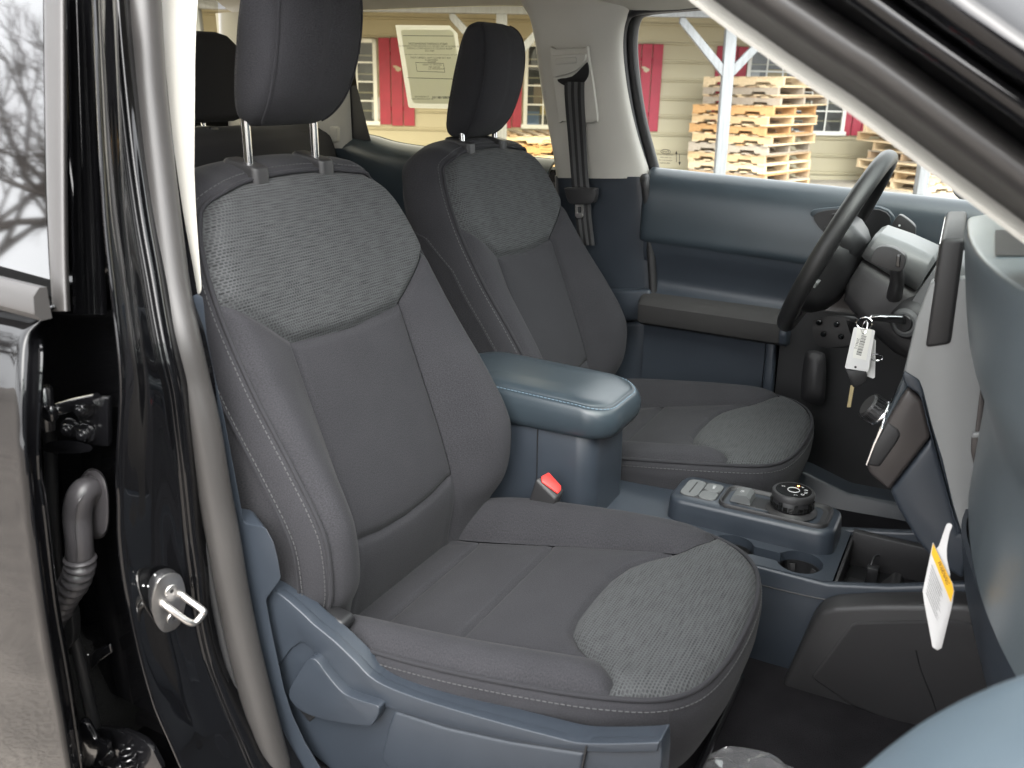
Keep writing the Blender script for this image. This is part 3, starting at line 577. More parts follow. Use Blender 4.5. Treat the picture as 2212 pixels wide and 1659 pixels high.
q = [cc+(p-cc) for p in ([cc+(x-cc)*.84 for x in (A_, B_, C_, D_)])]
q = [q[0]*.70+q[1]*.30, q[1], q[1]*.12+q[2]*.88, q[2]*.70+q[3]*.30, q[3]*.72+q[2]*.28, q[0]*.80+q[3]*.20]
solid('release_button', [p+nn_*.001 for p in q], nn_*.0035, RED, bk, .0015, 3)
tube('buckle_stalk', [cc+dn*.9, cc+dn*1.35, cc+dn*1.35+np.array([-.01, 0, -.04])], .010, BLK, bk, 8)

# ================================================================== steering wheel and column
wh = tag(empty('steering_wheel', parent=truck), 'black leather steering wheel seen edge-on on the driver side')
wc = np.array([.490, .37, 1.087]); wu = np.array([.397, 0, .918]); wn = np.array([-.918, 0, .397]); wy = np.array([0, 1., 0]); RW = .178
tube('rim', [wc+wu*RW*cos(t)+wy*RW*sin(t) for t in np.linspace(0, 2*pi, 97)[:-1]], .0165, LEATH, wh, 16, True, r2=.0155)
hub = [(.075, .060, .020), (.080, .066, .008), (.078, .064, -.015), (.068, .055, -.035), (.05, .045, -.05)]
loft('hub', [[wc-wu*.01+wy*x+wu*y+wn*h for x, y in rrect(a, b, .035, 8)] for a, b, h in hub], BLK, wh)
for sx_, su in ((-1, .0), (1, .0)):
    loft('spoke', [[wc+wy*sx_*s+wu*(su+z)+wn*h for z, h in ((-.022, -.012), (.022, -.012), (.022, .010), (-.022, .010))] for s in (.06, .12, .172)], BLK, wh)
loft('spoke', [[wc+wy*z-wu*s+wn*h for z, h in ((-.035, -.012), (.035, -.012), (.035, .008), (-.035, .008))] for s in (.05, .12, .172)], BLK, wh)
loft('spoke_trim', [[wc+wy*(-.10+z)-wu*(.058+s)+wn*(-.014+h) for z, h in ((-.022, -.003), (.022, -.003), (.022, .002), (-.022, .002))] for s in (-.005, .005)], SILV, wh)
loft('wheel_back_cover', [[wc-wu*.05+wy*x+wu*y+wn*h for x, y in rrect(a, b, .05, 8)] for a, b, h in ((.09, .085, -.012), (.085, .08, -.03), (.07, .065, -.05), (.05, .04, -.062))], BLK, wh)
colm = tag(empty('steering_column', parent=truck), 'grey steering column shroud with two stalks and ignition lock')
# shroud: lofted along the column axis
ax = -wn
def shr(s, hw_, hu, hd, r): return [wc+ax*s+wy*x+wu*(y+(hu-hd)/2) for x, y in rrect(hw_, (hu+hd)/2, r, 6)]
loft('upper_shroud', [shr(.055, .070, .058, -.012, .025), shr(.062, .078, .066, -.010, .03), shr(.11, .085, .072, -.008, .03), shr(.16, .09, .074, -.006, .032), shr(.168, .086, .068, -.004, .03)], GREYP, colm)
loft('binnacle_shroud', [shr(.172, .10, .080, .05, .035), shr(.20, .112, .085, .06, .04), shr(.25, .12, .075, .07, .04), shr(.30, .12, .06, .075, .04)], GREYP, colm)
loft('lower_shroud', [shr(.060, .066, .010, .05, .02), shr(.07, .074, .012, .075, .025), shr(.13, .082, .012, .10, .03), shr(.20, .085, .012, .115, .035), shr(.26, .08, .01, .11, .03)], CHAR, colm)
ig = px(1962, 694, Y=.262)
igd = np.array([-.35, -.90, -.05]); igd /= np.linalg.norm(igd)
cyl('ignition_boss', ig-igd*.045, igd, .042, .055, CHAR, colm, 32, .006, .032); cyl('ignition_ring', ig+igd*.009, igd, .026, .006, GREYP, colm, 32, .002, .022); cyl('ignition_lock', ig+igd*.012, igd, .016, .006, BLK, colm, 24, .002)
def stalk(head, base, y, hm=CHAR):
    h = pxs(head, Y=y); o = solid('stalk_head', spline(h, 3, True), (0, .022, 0), hm, colm, .005, 3)
    b = [px(a, c, Y=yy) for a, c, yy in base]; tube('stalk_arm', spline(b, 6), [.010+.004*k/(len(spline(b, 6))-1) for k in range(len(spline(b, 6)))], hm, colm, 10)
stalk([(1881, 560), (1895, 535), (1925, 534), (1950, 548), (1956, 562), (1948, 585), (1922, 584), (1885, 570)], [(1935, 575, .215), (1938, 605, .235), (1932, 640, .27)], .205)
stalk([(1926, 488), (1940, 466), (1952, 468), (1974, 486), (1977, 500), (1972, 540), (1958, 538), (1934, 505)], [(1962, 530, .53), (1962, 548, .50), (1950, 565, .46)], .515)
for i, (x, y) in enumerate(((1943, 487), (1950, 499), (1956, 504))): cyl('stalk_marking', px(x, y, Y=.514), (0, -1, 0), .0022, .0008, INKW, colm, 8, .0001)
solid('stalk_roller', pxs([(1938, 548), (1947, 550), (1944, 578), (1934, 576)], Y=.204), (0, .004, 0), BLKG, colm, .001)
# keys hanging from the ignition
kb = tag(empty('key_bunch', tuple(ig)), 'bunch of keys with white barcode tags hanging from the ignition lock', 'keys')
def kadd(o): o.parent = kb; o.matrix_parent_inverse = Matrix.Translation(-Vector(ig)); return o
yk_ = .205
kadd(solid('ignition_key', [px(1952, 684, Y=.236), px(1955, 702, Y=.236), px(1884, 694, Y=yk_), px(1876, 690, Y=yk_), px(1884, 682, Y=yk_)], (0, .009, 0), BLK, None, .003, 2))
kadd(solid('key_edge', [px(1950, 683, Y=.234), px(1951, 687, Y=.234), px(1896, 684, Y=yk_-.002), px(1874, 688, Y=yk_-.002), px(1884, 680, Y=yk_-.002)], (0, .011, 0), CHROME, None, .001, 2))
rc = px(1868, 694, Y=.20)
kadd(tube('key_ring', [rc+np.array([.013*cos(t), .004*sin(t), .010*sin(t)-.004]) for t in np.linspace(0, 2*pi, 33)[:-1]], .0014, CHROME, None, 6, True))
kadd(tube('tag_ring', [px(1868, 707, Y=.20)+np.array([.004*cos(t), .008*sin(t), .010*sin(t)]) for t in np.linspace(0, 2*pi, 25)[:-1]], .0009, CHROME, None, 6, True))
def ktag(pts, y, hole_):
    P = spline(pxs(pts, Y=y), 1, True); o = kadd(solid('key_tag', P, (0, .0012, 0), WHITEP, None, .0004, 1)); kadd(cyl('tag_hole', px(*hole_, Y=y-.0004), (0, -1, 0), .0022, .0003, INK, None, 12, .0001)); return o
ktag([(1844, 709), (1846, 707), (1855, 707), (1887, 713), (1890, 716), (1877, 800), (1873, 803), (1827, 796), (1825, 793)], .196, (1848, 793))
ktag([(1877, 731), (1888, 732), (1892, 736), (1890, 815), (1886, 818), (1860, 808)], .215, (1868, 806)); 
kadd(cyl('tag_hole', px(1864, 714, Y=.1955), (0, -1, 0), .0022, .0003, INK, None, 12, .0001))
kadd(solid('barcode_label', pxs([(1852, 707), (1884, 712), (1871, 778), (1842, 772)], Y=.1955), (0, -.0004, 0), mat('label_paper', (.70, .69, .65), .7), None, 0))
u0, u1, v1 = px(1861, 724, Y=.1949), px(1872, 727, Y=.1949), px(1849, 766, Y=.1949)
for k in range(22):
    t = k/22; w_ = (.5 if k % 3 else .9)/22*random.uniform(.5, .95); o = u0+(v1-u0)*t; e = u1-u0; kadd(mesh('barcode_bar', [o, o+e, o+e+(v1-u0)*w_, o+(v1-u0)*w_], [(0, 1, 2, 3)], INK, None, False))
kadd(text('tag_number', '20963-2', .006, INK, None, basis(px(1851, 742, Y=.1949), (v1-u0), (u1-u0))))
kadd(solid('spare_key_head', spline(pxs([(1826, 796), (1838, 800), (1870, 802), (1868, 826), (1852, 836), (1842, 836), (1836, 822)], Y=.203), 2, True), (0, .008, 0), BLK, None, .002, 2))
kadd(solid('spare_key_blade', pxs([(1837, 832), (1846, 833), (1838, 880), (1829, 880)], Y=.206), (0, .002, 0), BRASS, None, .0005, 1))
kadd(tube('spare_ring', [px(1893, 772, Y=.21)+np.array([.011*cos(t), .003*cos(t), .006*sin(t)]) for t in np.linspace(0, 2*pi, 25)[:-1]], .0013, CHROME, None, 6, True))
# brake pedal and foot rest
pd = tag(empty('brake_pedal', parent=truck))
solid('pedal_plate', spline(pxs([(1752, 700), (1765, 686), (1822, 682), (1842, 700), (1846, 738), (1835, 748), (1790, 752), (1760, 742)], Y=.47), 2, True), (.02, .01, 0), CHAR, pd, .004, 3)
for x, y in ((1770, 697), (1808, 701), (1780, 722), (1818, 727)): cyl('pedal_stud', px(x, y, Y=.468), (-.3, -1, .1), .0062, .006, BLKG, pd, 16, .002)
for k in range(6): tube('pedal_rib', pxs([(1829+k*4, 692+k), (1838+k*3, 722+k*2)], Y=.466), .0011, CHAR, pd, 5)
ft = tag(empty('foot_rest', parent=truck))
loft('foot_rest_pad', [spline(pxs(p, Y=y), 3, True) for p, y in (([(1738, 770), (1752, 757), (1772, 760), (1784, 775), (1782, 860), (1768, 874), (1740, 868), (1730, 850)], .62), ([(1742, 775), (1754, 763), (1770, 766), (1778, 780), (1775, 852), (1764, 864), (1744, 860), (1736, 846)], .60), ([(1750, 785), (1756, 776), (1764, 778), (1768, 790), (1764, 842), (1758, 850), (1750, 846), (1746, 836)], .594))], CHAR, ft)

# ================================================================== dashboard
da = tag(empty('dashboard', parent=truck), 'slate blue and grey dashboard with tablet screen and glove box')
prof = [(1.12, 1.19), (1.0, 1.225), (.88, 1.238)]+[(p[0], p[2]) for p in pxs([(2185, 485), (2106, 490), (2087, 503), (2084, 556), (2089, 684), (2097, 746), (2115, 803), (2131, 858), (2127, 920), (2107, 1031), (2092, 1120)], Y=-.25)]
rows = []
for y, s in ((-.768, .40), (-.755, .26), (-.73, .165), (-.67, .095), (-.58, .055), (-.47, .026), (-.36, .009), (-.25, 0), (-.150, -.002), (-.142, .02)):
    rows.append([(x+s, y, z-(.01 if y == -.142 else 0)) for x, z in prof])
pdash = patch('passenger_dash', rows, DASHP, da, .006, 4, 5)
rows = [[(x+s, y, z-.004) for x, z in prof[:7]]+[(.86+s, y, 1.08), (.90+s, y, .95), (.95+s, y, .80)] for y, s in ((-.145, .05), (0, .07), (.12, .05), (.40, .05), (.72, .07))]
patch('driver_dash', rows, BLUES, da, .006, 4, 5)
lowp = [(p[0], p[2]) for p in pxs([(2078, 1160), (2080, 1198), (2084, 1263), (2092, 1313), (2116, 1419), (2140, 1490), (2190, 1600)], Y=-.25)]
patch('knee_panel', [[(x+s, y, z) for x, z in lowp] for y, s in ((-.74, .40), (-.72, .22), (-.66, .15), (-.55, .08), (-.45, .04), (-.25, 0), (-.16, .0))], BLUE, da, .006, 4, 5)
gb = pxs([(2132, 870), (2212, 860), (2260, 880), (2260, 1285), (2212, 1289), (2152, 1274), (2108, 1236), (2112, 1100), (2124, 980)], Y=-.30)
# glove box door with a rounded lower edge
gp = [(p[0]+.004, p[2]) for p in pxs([(2136, 880), (2133, 920), (2114, 1031), (2100, 1120), (2104, 1215), (2120, 1246), (2152, 1274)], Y=-.25)]
patch('glove_box_door', [[(x+s-.008, y, z) for x, z in gp] for y, s in ((-.70, .36), (-.68, .19), (-.62, .12), (-.52, .07), (-.42, .032), (-.32, .010), (-.20, 0))], BLUE, da, .02, 4, 5)
# vent at the inboard end
solid('air_vent', pxs([(2117, 843), (2105, 942), (2098, 947), (2097, 976), (2105, 1014), (2120, 957), (2128, 872)], Y=-.152), (.0, .02, 0), BROWN, da, .002)
solid('vent_tab', pxs([(2100, 936), (2121, 934), (2121, 946), (2099, 947)], Y=-.157), (0, .01, 0), SILV, da, .002)
from mathutils.bvhtree import BVHTree
bv = BVHTree.FromPolygons([v.co.copy() for v in pdash.data.vertices], [tuple(p.vertices) for p in pdash.data.polygons])
gv = []
for j in range(5):
    for i in range(9):
        x_ = 2150+i*10; y_ = 499+j*14; h_ = bv.ray_cast(Vector(CAM), Vector(ray(x_, y_)))
        if h_[0] is not None: gv.append(np.array(h_[0])+np.array(h_[1] if h_[1].dot(Vector(ray(x_, y_))) < 0 else -h_[1])*.0012)
if len(gv) == 45: mesh('dash_speaker_grille', gv, [(j*9+i, j*9+i+1, j*9+i+10, j*9+i+9) for j in range(4) for i in range(8)], CHAR, da)
# screen
sn, sf = pxs([(2033, 516), (2085, 516), (2054, 745), (1998, 753)], Y=-.13), pxs([(2047, 453), (2088, 454)], Y=.13)
sc_ = solid('tablet_screen', sn, (-.010, .265, .004), CHAR, da, .006, 3)
e0, e3 = sn[0], sn[3]
solid('screen_glass', [e0+np.array([-.0015, .008, -.008]), e3+np.array([-.0015, .008, .008]), e3+np.array([-.0115, .255, .012]), e0+np.array([-.0115, .255, -.004])], (.001, 0, 0), BLKG, da, 0)
# centre stack: side faces towards the passenger, pushed across the car
def stack(name, pts, y, d, m, b=.004, seg=3): return solid(name, spline(pxs(pts, Y=y), 1, True), (0, d, 0), m, da, b, seg)
stack('stack_side', [(1978, 694), (1957, 788), (1953, 803), (1983, 822), (1991, 843), (2009, 917), (2033, 994), (2058, 1095), (2075, 1150), (2110, 1150), (2150, 900), (2130, 760), (2110, 600), (2010, 610)], -.125, .03, SILV, .003)
stack('stack_lip', [(1953, 801), (1949, 812), (1952, 826), (1960, 836), (1982, 850), (1990, 864), (2003, 918), (2026, 996), (2050, 1096), (2068, 1156), (2078, 1152), (2060, 1094), (2036, 992), (2012, 915), (1994, 842), (1985, 820)], -.127, .04, BLUE, .0035)
stack('stack_core', [(1976, 700), (1950, 810), (1960, 840), (1995, 860), (2080, 1150), (2120, 1150), (2150, 700)], -.10, .21, GREYP, .004)
stack('climate_panel', [(1962, 838), (1944, 862), (1917, 908), (1888, 957), (1870, 1004), (1877, 1024), (1920, 1061), (2010, 945), (1992, 866)], -.118, .22, BROWN, .006)
stack('climate_recess', [(1917, 912), (1940, 928), (1946, 940), (1938, 956), (1900, 1010), (1872, 1005), (1888, 960)], -.1205, .02, CHAR, .004)
stack('climate_edge', [(1953, 812), (1940, 846), (1914, 902), (1902, 928), (1914, 918), (1928, 898), (1944, 862), (1962, 836)], -.105, .20, BLUES, .002)
stack('climate_edge', [(1900, 925), (1884, 962), (1869, 1004), (1873, 1008), (1890, 964), (1908, 926)], -.121, .20, CHROME, .001, 1)
stack('stack_lower', [(2012, 944), (1921, 1062), (1940, 1103), (1979, 1168), (2010, 1206), (2080, 1256), (2110, 1150), (2072, 1152), (2030, 994)], -.114, .21, BLUE, .008)
kn = px(1900, 892, Y=-.02); kdir = np.array([-.80, -.25, .54]); kdir /= np.linalg.norm(kdir)
cyl('climate_knob', kn, kdir, .021, .024, CHAR, da, 28, .003, .0195); cyl('climate_knob_ring', kn-kdir*.002, kdir, .0228, .005, CHROME, da, 28, .001)
for k in range(20):
    a = 2*pi*k/20; q_ = Vector(kdir).to_track_quat('Z', 'Y').to_matrix(); r_ = lambda rr, z, t: np.array(Vector(kn)+q_@Vector((rr*cos(a)-sin(a)*t, rr*sin(a)+cos(a)*t, z)))
    loft('knob_rib', [[r_(.0202, z, -.0016), r_(.0202, z, .0016), r_(.0222, z, .0016), r_(.0222, z, -.0016)] for z in (.006, .021)], BLK, da)
# yellow and white paper hang tag
ht = tag(empty('hang_tag', tuple(px(2047, 1132, Y=-.42))), 'white paper hang tag with a yellow band hanging from the glove box', 'paper tag')
def hadd(o): o.parent = ht; o.matrix_parent_inverse = Matrix.Translation(-Vector(ht.location)); return o
yh = -.42
card = [(2015, 1172), (2020, 1182), (2058, 1262), (2061, 1278), (2056, 1310), (2034, 1400), (2025, 1405), (2014, 1398), (1996, 1300), (1993, 1278)]
hadd(solid('tag_card', pxs(card, Y=yh), (.0002, .0008, 0), WHITEP, None, .0002, 1))
hadd(solid('tag_strap', spline(pxs([(2021, 1192), (2028, 1180), (2040, 1145), (2047, 1131), (2057, 1135), (2052, 1150), (2046, 1180), (2046, 1210), (2052, 1246)], Y=yh+.002), 3, True), (0, .0007, 0), WHITEP, None, .0002, 1))
hadd(solid('tag_band', pxs([(2015.5, 1174), (2020, 1183), (2057, 1261), (2060, 1277), (2054, 1301), (2012, 1196)], Y=yh-.0003), (0, -.0003, 0), YEL, None, 0))
a0, ax_, ay_ = px(2012, 1205, Y=yh-.0006), px(2050, 1300, Y=yh)-px(2012, 1205, Y=yh), px(1998, 1280, Y=yh)-px(2012, 1205, Y=yh)
for k in range(9): 
    f0 = a0+ay_*(.12+k*.10); hadd(mesh('tag_print', [f0+ax_*.05, f0+ax_*(.55+.25*random.random()), f0+ax_*.6+ay_*.03, f0+ax_*.05+ay_*.03], [(0, 1, 2, 3)], mat('grey_ink', (.22, .22, .22), .7) if k == 0 else bpy.data.materials['grey_ink'], None, False))
hadd(text('tag_caption', 'WARNING', .006, INK, None, basis(px(2038, 1238, Y=yh-.0008), ax_, -ay_)))

# ================================================================== driver door (far side)
dd = tag(empty('driver_door', parent=truck), 'closed driver door with slate blue trim and dark padded armrest')
def belt(x): return float(np.interp(x, [-.03, .705, .9], [1.166, 1.131, 1.12]))
sec = [(.752, .0), (.735, .004), (.715, -.004), (.698, -.022), (.688, -.05), (.682, -.09), (.680, -.13), (.680, -.150), (.684, -.160)]
rows = [[(x, y, belt(x)+dz) for y, dz in sec] for x in (-.022, -.012, .05, .2, .4, .6, .8, .95)]
rows[0] = [(x+.0, y+.012, z) for x, y, z in rows[0]]
patch('upper_trim', rows, BLUES, dd, .008, 5, 5)
sec2 = [(.684, -.163), (.688, -.185), (.700, -.225), (.706, -.262), (.698, -.285), (.685, -.297)]
patch('middle_trim', [[(x, y, belt(min(x, .4))+dz+.02*(x < -.1)) for y, dz in sec2] for x in (-.016, -.005, .05, .2, .32, .385)], BLUE, dd, .006, 4, 5)
patch('pull_panel', [[(x, y+.004, belt(.4)+dz) for y, dz in sec2+[(.68, -.34)]] for x in (.388, .42, .46, .50)], BROWN, dd, .006, 4, 5)
arm = [(.705, -.285), (.66, -.288), (.635, -.294), (.622, -.306), (.620, -.33), (.626, -.352), (.645, -.362), (.70, -.366)]
loft('armrest', [[(x+(.012 if z < -.3 else 0)*0, y+k, belt(.2)+z-.016*(x-.2)) for y, z in arm] for x, k in ((-.006, .02), (.0, .004), (.01, 0), (.2, 0), (.345, 0), (.352, .002))], ARMR, dd, True, 40)
solid('armrest_end', [(.352, y, belt(.2)+z-.003) for y, z in arm], (.016, 0, 0), BLUE, dd, .003)
patch('lower_trim', [[(x, y, z) for y, z in ((.665, .80), (.672, .74), (.672, .60), (.66, .46))] for x in (.005, .03, .2, .315)], BLUE, dd, .008, 4, 5)
solid('lower_trim_edge', [(.316, .655, .81), (.338, .655, .83), (.345, .655, .60), (.342, .655, .46), (.322, .655, .46)], (0, .03, 0), BLUE, dd, .006)
patch('kick_panel', [[(x, y, z) for y, z in ((.68, .88), (.69, .74), (.69, .60), (.67, .44))] for x in (.345, .45, .6, .9)], BLK, dd, .008, 4, 5)
hd = pxs([(1757, 466), (1800, 452), (1900, 452), (1925, 478), (1900, 512), (1830, 532), (1800, 522), (1776, 498)], Y=.676)
solid('handle_bezel', spline(pxs([(1749, 463), (1775, 450), (1900, 446), (1935, 480), (1905, 522), (1835, 546), (1795, 532), (1768, 504)], Y=.679), 3, True), (0, .02, 0), BLUES, dd, .005, 3)
solid('handle_recess', spline(hd, 3, True), (0, -.002, 0), BLK, dd, .001, 1)
solid('inner_handle', pxs([(1795, 462), (1816, 458), (1832, 492), (1822, 500)], Y=.666), (0, .008, 0), CHAR, dd, .003); solid('lock_button', pxs([(1780, 490), (1812, 492), (1818, 512), (1796, 514)], Y=.670), (0, .006, 0), CHAR, dd, .002)
solid('belt_seal', [(-.028, .750, belt(-.028)-.004), (.95, .750, belt(.95)-.004), (.95, .750, belt(.95)+.010), (.60, .750, belt(.6)+.010), (-.028, .750, belt(-.028)+.010)], (0, .012, 0), RUBK, dd, .002)
def gy(z): return .768-.10*(z-1.14)/.40
gl_ = mesh('window_glass', [(x, gy(z), z) for z in (1.12, 1.34, 1.62) for x in (-.10, .3, .7, 1.0)], [(i*4+j, i*4+j+1, i*4+j+5, i*4+j+4) for i in range(2) for j in range(3)], GLASS, dd, True, 0)
# etched marks near the lower corner of the driver window (read from outside)
def glassmark(body, x, y, size, parent, k=.4): 
    p = px(x, y, Y=.757); zz = p[2]; return text('glass_mark', body, size, INK, parent, basis((p[0], gy(zz)-.003, zz), (1, 0, 0), (0, -.24, .97)), True)
for s_, x, y, z in (('TEMPERED LAMINATED', 1439, 334, .0042), ('E13  43R-014523', 1440, 340, .0042), ('M286 AS2 DOT 287', 1439, 346, .0042), ('43R-014523', 1437, 352, .0055)): glassmark(s_, x, y, z, dd)
mk = px(1441, 327, Y=.757)
tube('glass_logo', [(mk[0]+.0125*cos(t), gy(mk[2]+.0055*sin(t))-.003, mk[2]+.0055*sin(t)) for t in np.linspace(0, 2*pi, 33)[:-1]], .0006, INK, dd, 4, True)
text('glass_logo_script', 'Ford', .0085, INK, dd, basis((mk[0], gy(mk[2])-.003, mk[2]), (1, 0, 0), (0, -.24, .97)), True)
for x, s_ in ((1463, 1), (1470, -1)):
    p = px(x, 341, Y=.757); tube('glass_arrow', [(p[0], gy(p[2]+dz)-.003, p[2]+dz) for dz in (-.010, .010)], .0006, INK, dd, 4)
    z_ = p[2]+s_*.010; mesh('glass_arrow', [(p[0]-.003, gy(z_)-.003, z_), (p[0]+.003, gy(z_)-.003, z_), (p[0], gy(z_)-.003, z_+s_*.008)], [(0, 1, 2)], INK, dd, False)
# outer skin so the door is a real door from outside
patch('outer_skin', [[(x, y, z) for y, z in ((.79, 1.13), (.86, 1.06), (.90, .90), (.89, .60), (.85, .40))] for x in (-.06, .4, .95)], PAINT, dd, .01, 3, 4)
# wing mirror
mi = tag(empty('wing_mirror', parent=truck), 'black wing mirror outside the driver window')
mo = spline(pxs([(2050, 380), (2058, 415), (2075, 432), (2100, 436), (2112, 424), (2116, 395), (2108, 372), (2070, 362)], Y=.98), 4, True)
solid('mirror_housing', mo, (.05, .05, 0), BLK, mi, .008, 3); mcn = np.mean(mo, 0)
solid('mirror_glass', [mcn+(p-mcn)*.86+np.array([-.0015, -.0015, 0]) for p in mo], (.0008, .0008, 0), CHROME, mi, 0)
# ---------------- far B pillar
fb = tag(empty('door_pillar', parent=truck), 'light grey pillar trim with seat belt behind the driver seat')
def fy(y): return .600+.085*min(max(y, 0), 383)/383
def fpx(x, y, dy=0): return px(x, y, Y=fy(y)+dy)
Lf = [(1118, -6), (1128, 14), (1142, 40), (1153, 90), (1160, 140), (1168, 200), (1180, 265), (1192, 330), (1200, 384)]
Rt = [(1352, -6), (1342, 20), (1330, 55), (1327, 100), (1331, 150), (1340, 210), (1354, 275), (1370, 335), (1386, 386)]
rows = []
for (a, b), (c, d) in zip(Lf, Rt):
    p, q = fpx(a, b), fpx(c, d); rows.append([p+np.array([.012, .07, 0]), p+np.array([-.004, .025, 0]), p+np.array([.004, .004, 0])]+[p+(q-p)*t+np.array([0, -.006*sin(pi*t), 0]) for t in (.15, .4, .65)]+[q*.85+p*.15+np.array([0, .006, 0]), q+np.array([0, .026, 0]), q+np.array([.004, .06, 0])])
patch('upper_garnish', rows, BEIGE, fb, .006, 4, 4, 50)
Ll = [(1200, 380), (1206, 470), (1230, 560), (1255, 640)]; Rl = [(1386, 382), (1394, 470), (1402, 560), (1404, 632)]
rows = []
for (a, b), (c, d) in zip(Ll, Rl):
    p, q = px(a, b, Y=.690), px(c, d, Y=.690); rows.append([p+np.array([.0, .05, 0]), p, p*.6+q*.4, q*.92+p*.08, q+np.array([.002, .012, 0]), q+np.array([.004, .05, 0])])
patch('lower_garnish', rows, BLUE, fb, .006, 4, 4, 50)
solid('garnish_ledge', pxs([(1270, 628), (1404, 626), (1406, 690), (1290, 700)], Y=.668), (0, .05, 0), BLUE, fb, .008, 3)
solid('garnish_foot', pxs([(1280, 700), (1408, 694), (1432, 840), (1440, 930), (1280, 930)], Y=.680), (0, .05, 0), BLUE, fb, .012, 3)
# raised frame, height adjuster cap, slot
RT_ = lambda x, y, d=0: fpx(x, y, -.021+d)
solid('belt_guide_plate', spline([RT_(*q) for q in ((1187, 112), (1200, 106), (1262, 104), (1270, 112), (1290, 250), (1286, 262), (1275, 265), (1214, 262), (1206, 254))], 2, True), (0, .012, 0), BEIGE, fb, .004, 3)
solid('belt_slot', spline([RT_(*q, -.003) for q in ((1203, 172), (1235, 165), (1262, 140), (1269, 135), (1272, 155), (1266, 172), (1250, 186), (1222, 186))], 3, True), (0, .004, 0), BLK, fb, .001, 1)
solid('height_adjuster', spline([RT_(*q, -.010) for q in ((1190, 124), (1205, 120), (1256, 116), (1264, 121), (1258, 138), (1240, 154), (1205, 165), (1193, 163))], 3, True), (0, .010, 0), BEIGE, fb, .004, 3)
solid('adjuster_button', [RT_(*q, -.0125) for q in ((1200, 126), (1244, 123), (1246, 136), (1200, 140))], (0, .004, 0), BEIGE, fb, .002, 2)
# rubber seals round the driver window
sp = spline([fpx(*q, .055) for q in ((1750, -28), (1600, -6), (1480, 6), (1410, 12), (1372, 18), (1352, 30), (1341, 60), (1339, 110), (1346, 180), (1362, 270), (1392, 380))]+pxs([(1393, 390), (1399, 450), (1404, 520), (1409, 590), (1412, 650), (1418, 720), (1428, 790), (1445, 870)], Y=.688), 6)
tube('window_seal', sp, [float(np.interp(i, [0, 60, 68, 200], [.017, .017, .011, .010])) for i in range(len(sp))], RUBK, fb, 10); tube('window_seal', [p+np.array([-.024, -.014, 0]) for p in sp[18:62]], .006, RUB, fb, 8)
tube('window_channel', [p+np.array([.020, .025, 0]) for p in sp[:68]], .016, RUBK, fb, 8)
# seat belt: webbing in stripes, tongue, lower run
sb = tag(empty('seat_belt', parent=truck), 'black driver seat belt hanging on the far pillar with its tongue')
bl = [fpx(1222+i*0, 0) for i in range(0)]
cp_ = [((1219, 176), (1262, 178)), ((1220, 215), (1262, 215)), ((1227, 300), (1266, 300)), ((1233, 375), (1270, 375)), ((1237, 420), (1274, 420)), ((1243, 470), (1277, 470)), ((1250, 530), (1284, 530))]
for k in range(6):
    L_ = []; R_ = []
    for (a, b), (c, d) in cp_:
        p, q = px(a, b, Y=min(fy(b), .665)-.026), px(c, d, Y=min(fy(d), .665)-.026); L_.append(p+(q-p)*k/6); R_.append(p+(q-p)*(k+1)/6)
    L_, R_ = spline(L_, 5), spline(R_, 5); V = []
    off = np.array([0, -.0006 if k % 2 else 0, 0])
    for a, b in zip(L_, R_): V += [a+off, b+off, b+np.array([0, .0015, 0]), a+np.array([0, .0015, 0])]
    mesh('webbing_stripe', V, [(i*4+j, i*4+(j+1) % 4, i*4+4+(j+1) % 4, i*4+4+j) for i in range(len(L_)-1) for j in range(4)], BELT if k % 2 else BELTD, sb, True, 30)
yt = .625
solid('tongue_grip', spline(pxs([(1219, 410), (1224, 406), (1280, 407), (1286, 412), (1284, 432), (1276, 440), (1238, 442), (1226, 434)], Y=yt), 2, True), (0, .022, 0), CHAR, sb, .005, 3)
to = pxs([(1242, 440), (1260, 440), (1260, 466), (1256, 471), (1246, 471), (1242, 466)], Y=yt+.008); ti = pxs([(1247, 447), (1255, 447), (1255, 460), (1247, 460)], Y=yt+.008)
for q_ in ([to[0], ti[0], ti[3], to[5]], [to[1], to[2], ti[2], ti[1]], [to[0], to[1], ti[1], ti[0]], [ti[3], ti[2], to[2], to[3], to[4], to[5]]): solid('tongue_blade', q_, (0, .0025, 0), STEEL, sb, .0005, 1)
# ---------------- far rear door and rear of the cab
rd = tag(empty('rear_door', parent=truck), 'closed rear door on the far side with tinted window')
top = [px(*q, Y=.725) for q in ((700, 285), (740, 292), (800, 301), (850, 315), (920, 326), (1000, 334), (1100, 344), (1200, 354))]
patch('rear_door_trim', [[p+np.array([0, .02, .0]), p+np.array([0, 0, .002]), p+np.array([0, -.025, -.012]), p+np.array([0, -.045, -.04]), p+np.array([0, -.05, -.10]), p+np.array([0, -.045, -.20]), np.array([p[0], .70, .85]), np.array([p[0], .70, .5])] for p in top], BLUES, rd, .008, 4, 4)
tube('belt_seal', [p+np.array([0, .022, .004]) for p in spline(top, 5)], .007, RUBK, rd, 8)
mesh('window_glass', [(x, gy(z)-.012, z) for z in (1.15, 1.34, 1.62) for x in (-.95, -.6, -.2)], [(0, 1, 4, 3), (1, 2, 5, 4), (3, 4, 7, 6), (4, 5, 8, 7)], GLASST, rd, True, 0)
loft('quarter_pillar', [pxs([(a, y), (b, y), (b+6, y+2), (a+6, y+2)], Y=.72)[0:2]+[px(b, y, Y=.75), px(a, y, Y=.75)] for a, b, y in ((690, 0, ), (745, 0), )] if 0 else [[px(a, y, Y=.700), px(b, y, Y=.700), px(b, y, Y=.735), px(a, y, Y=.735)] for a, b, y in ((690, 745, -20), (700, 758, 90), (708, 772, 190), (738, 801, 303))], CHAR, rd, True, 40)
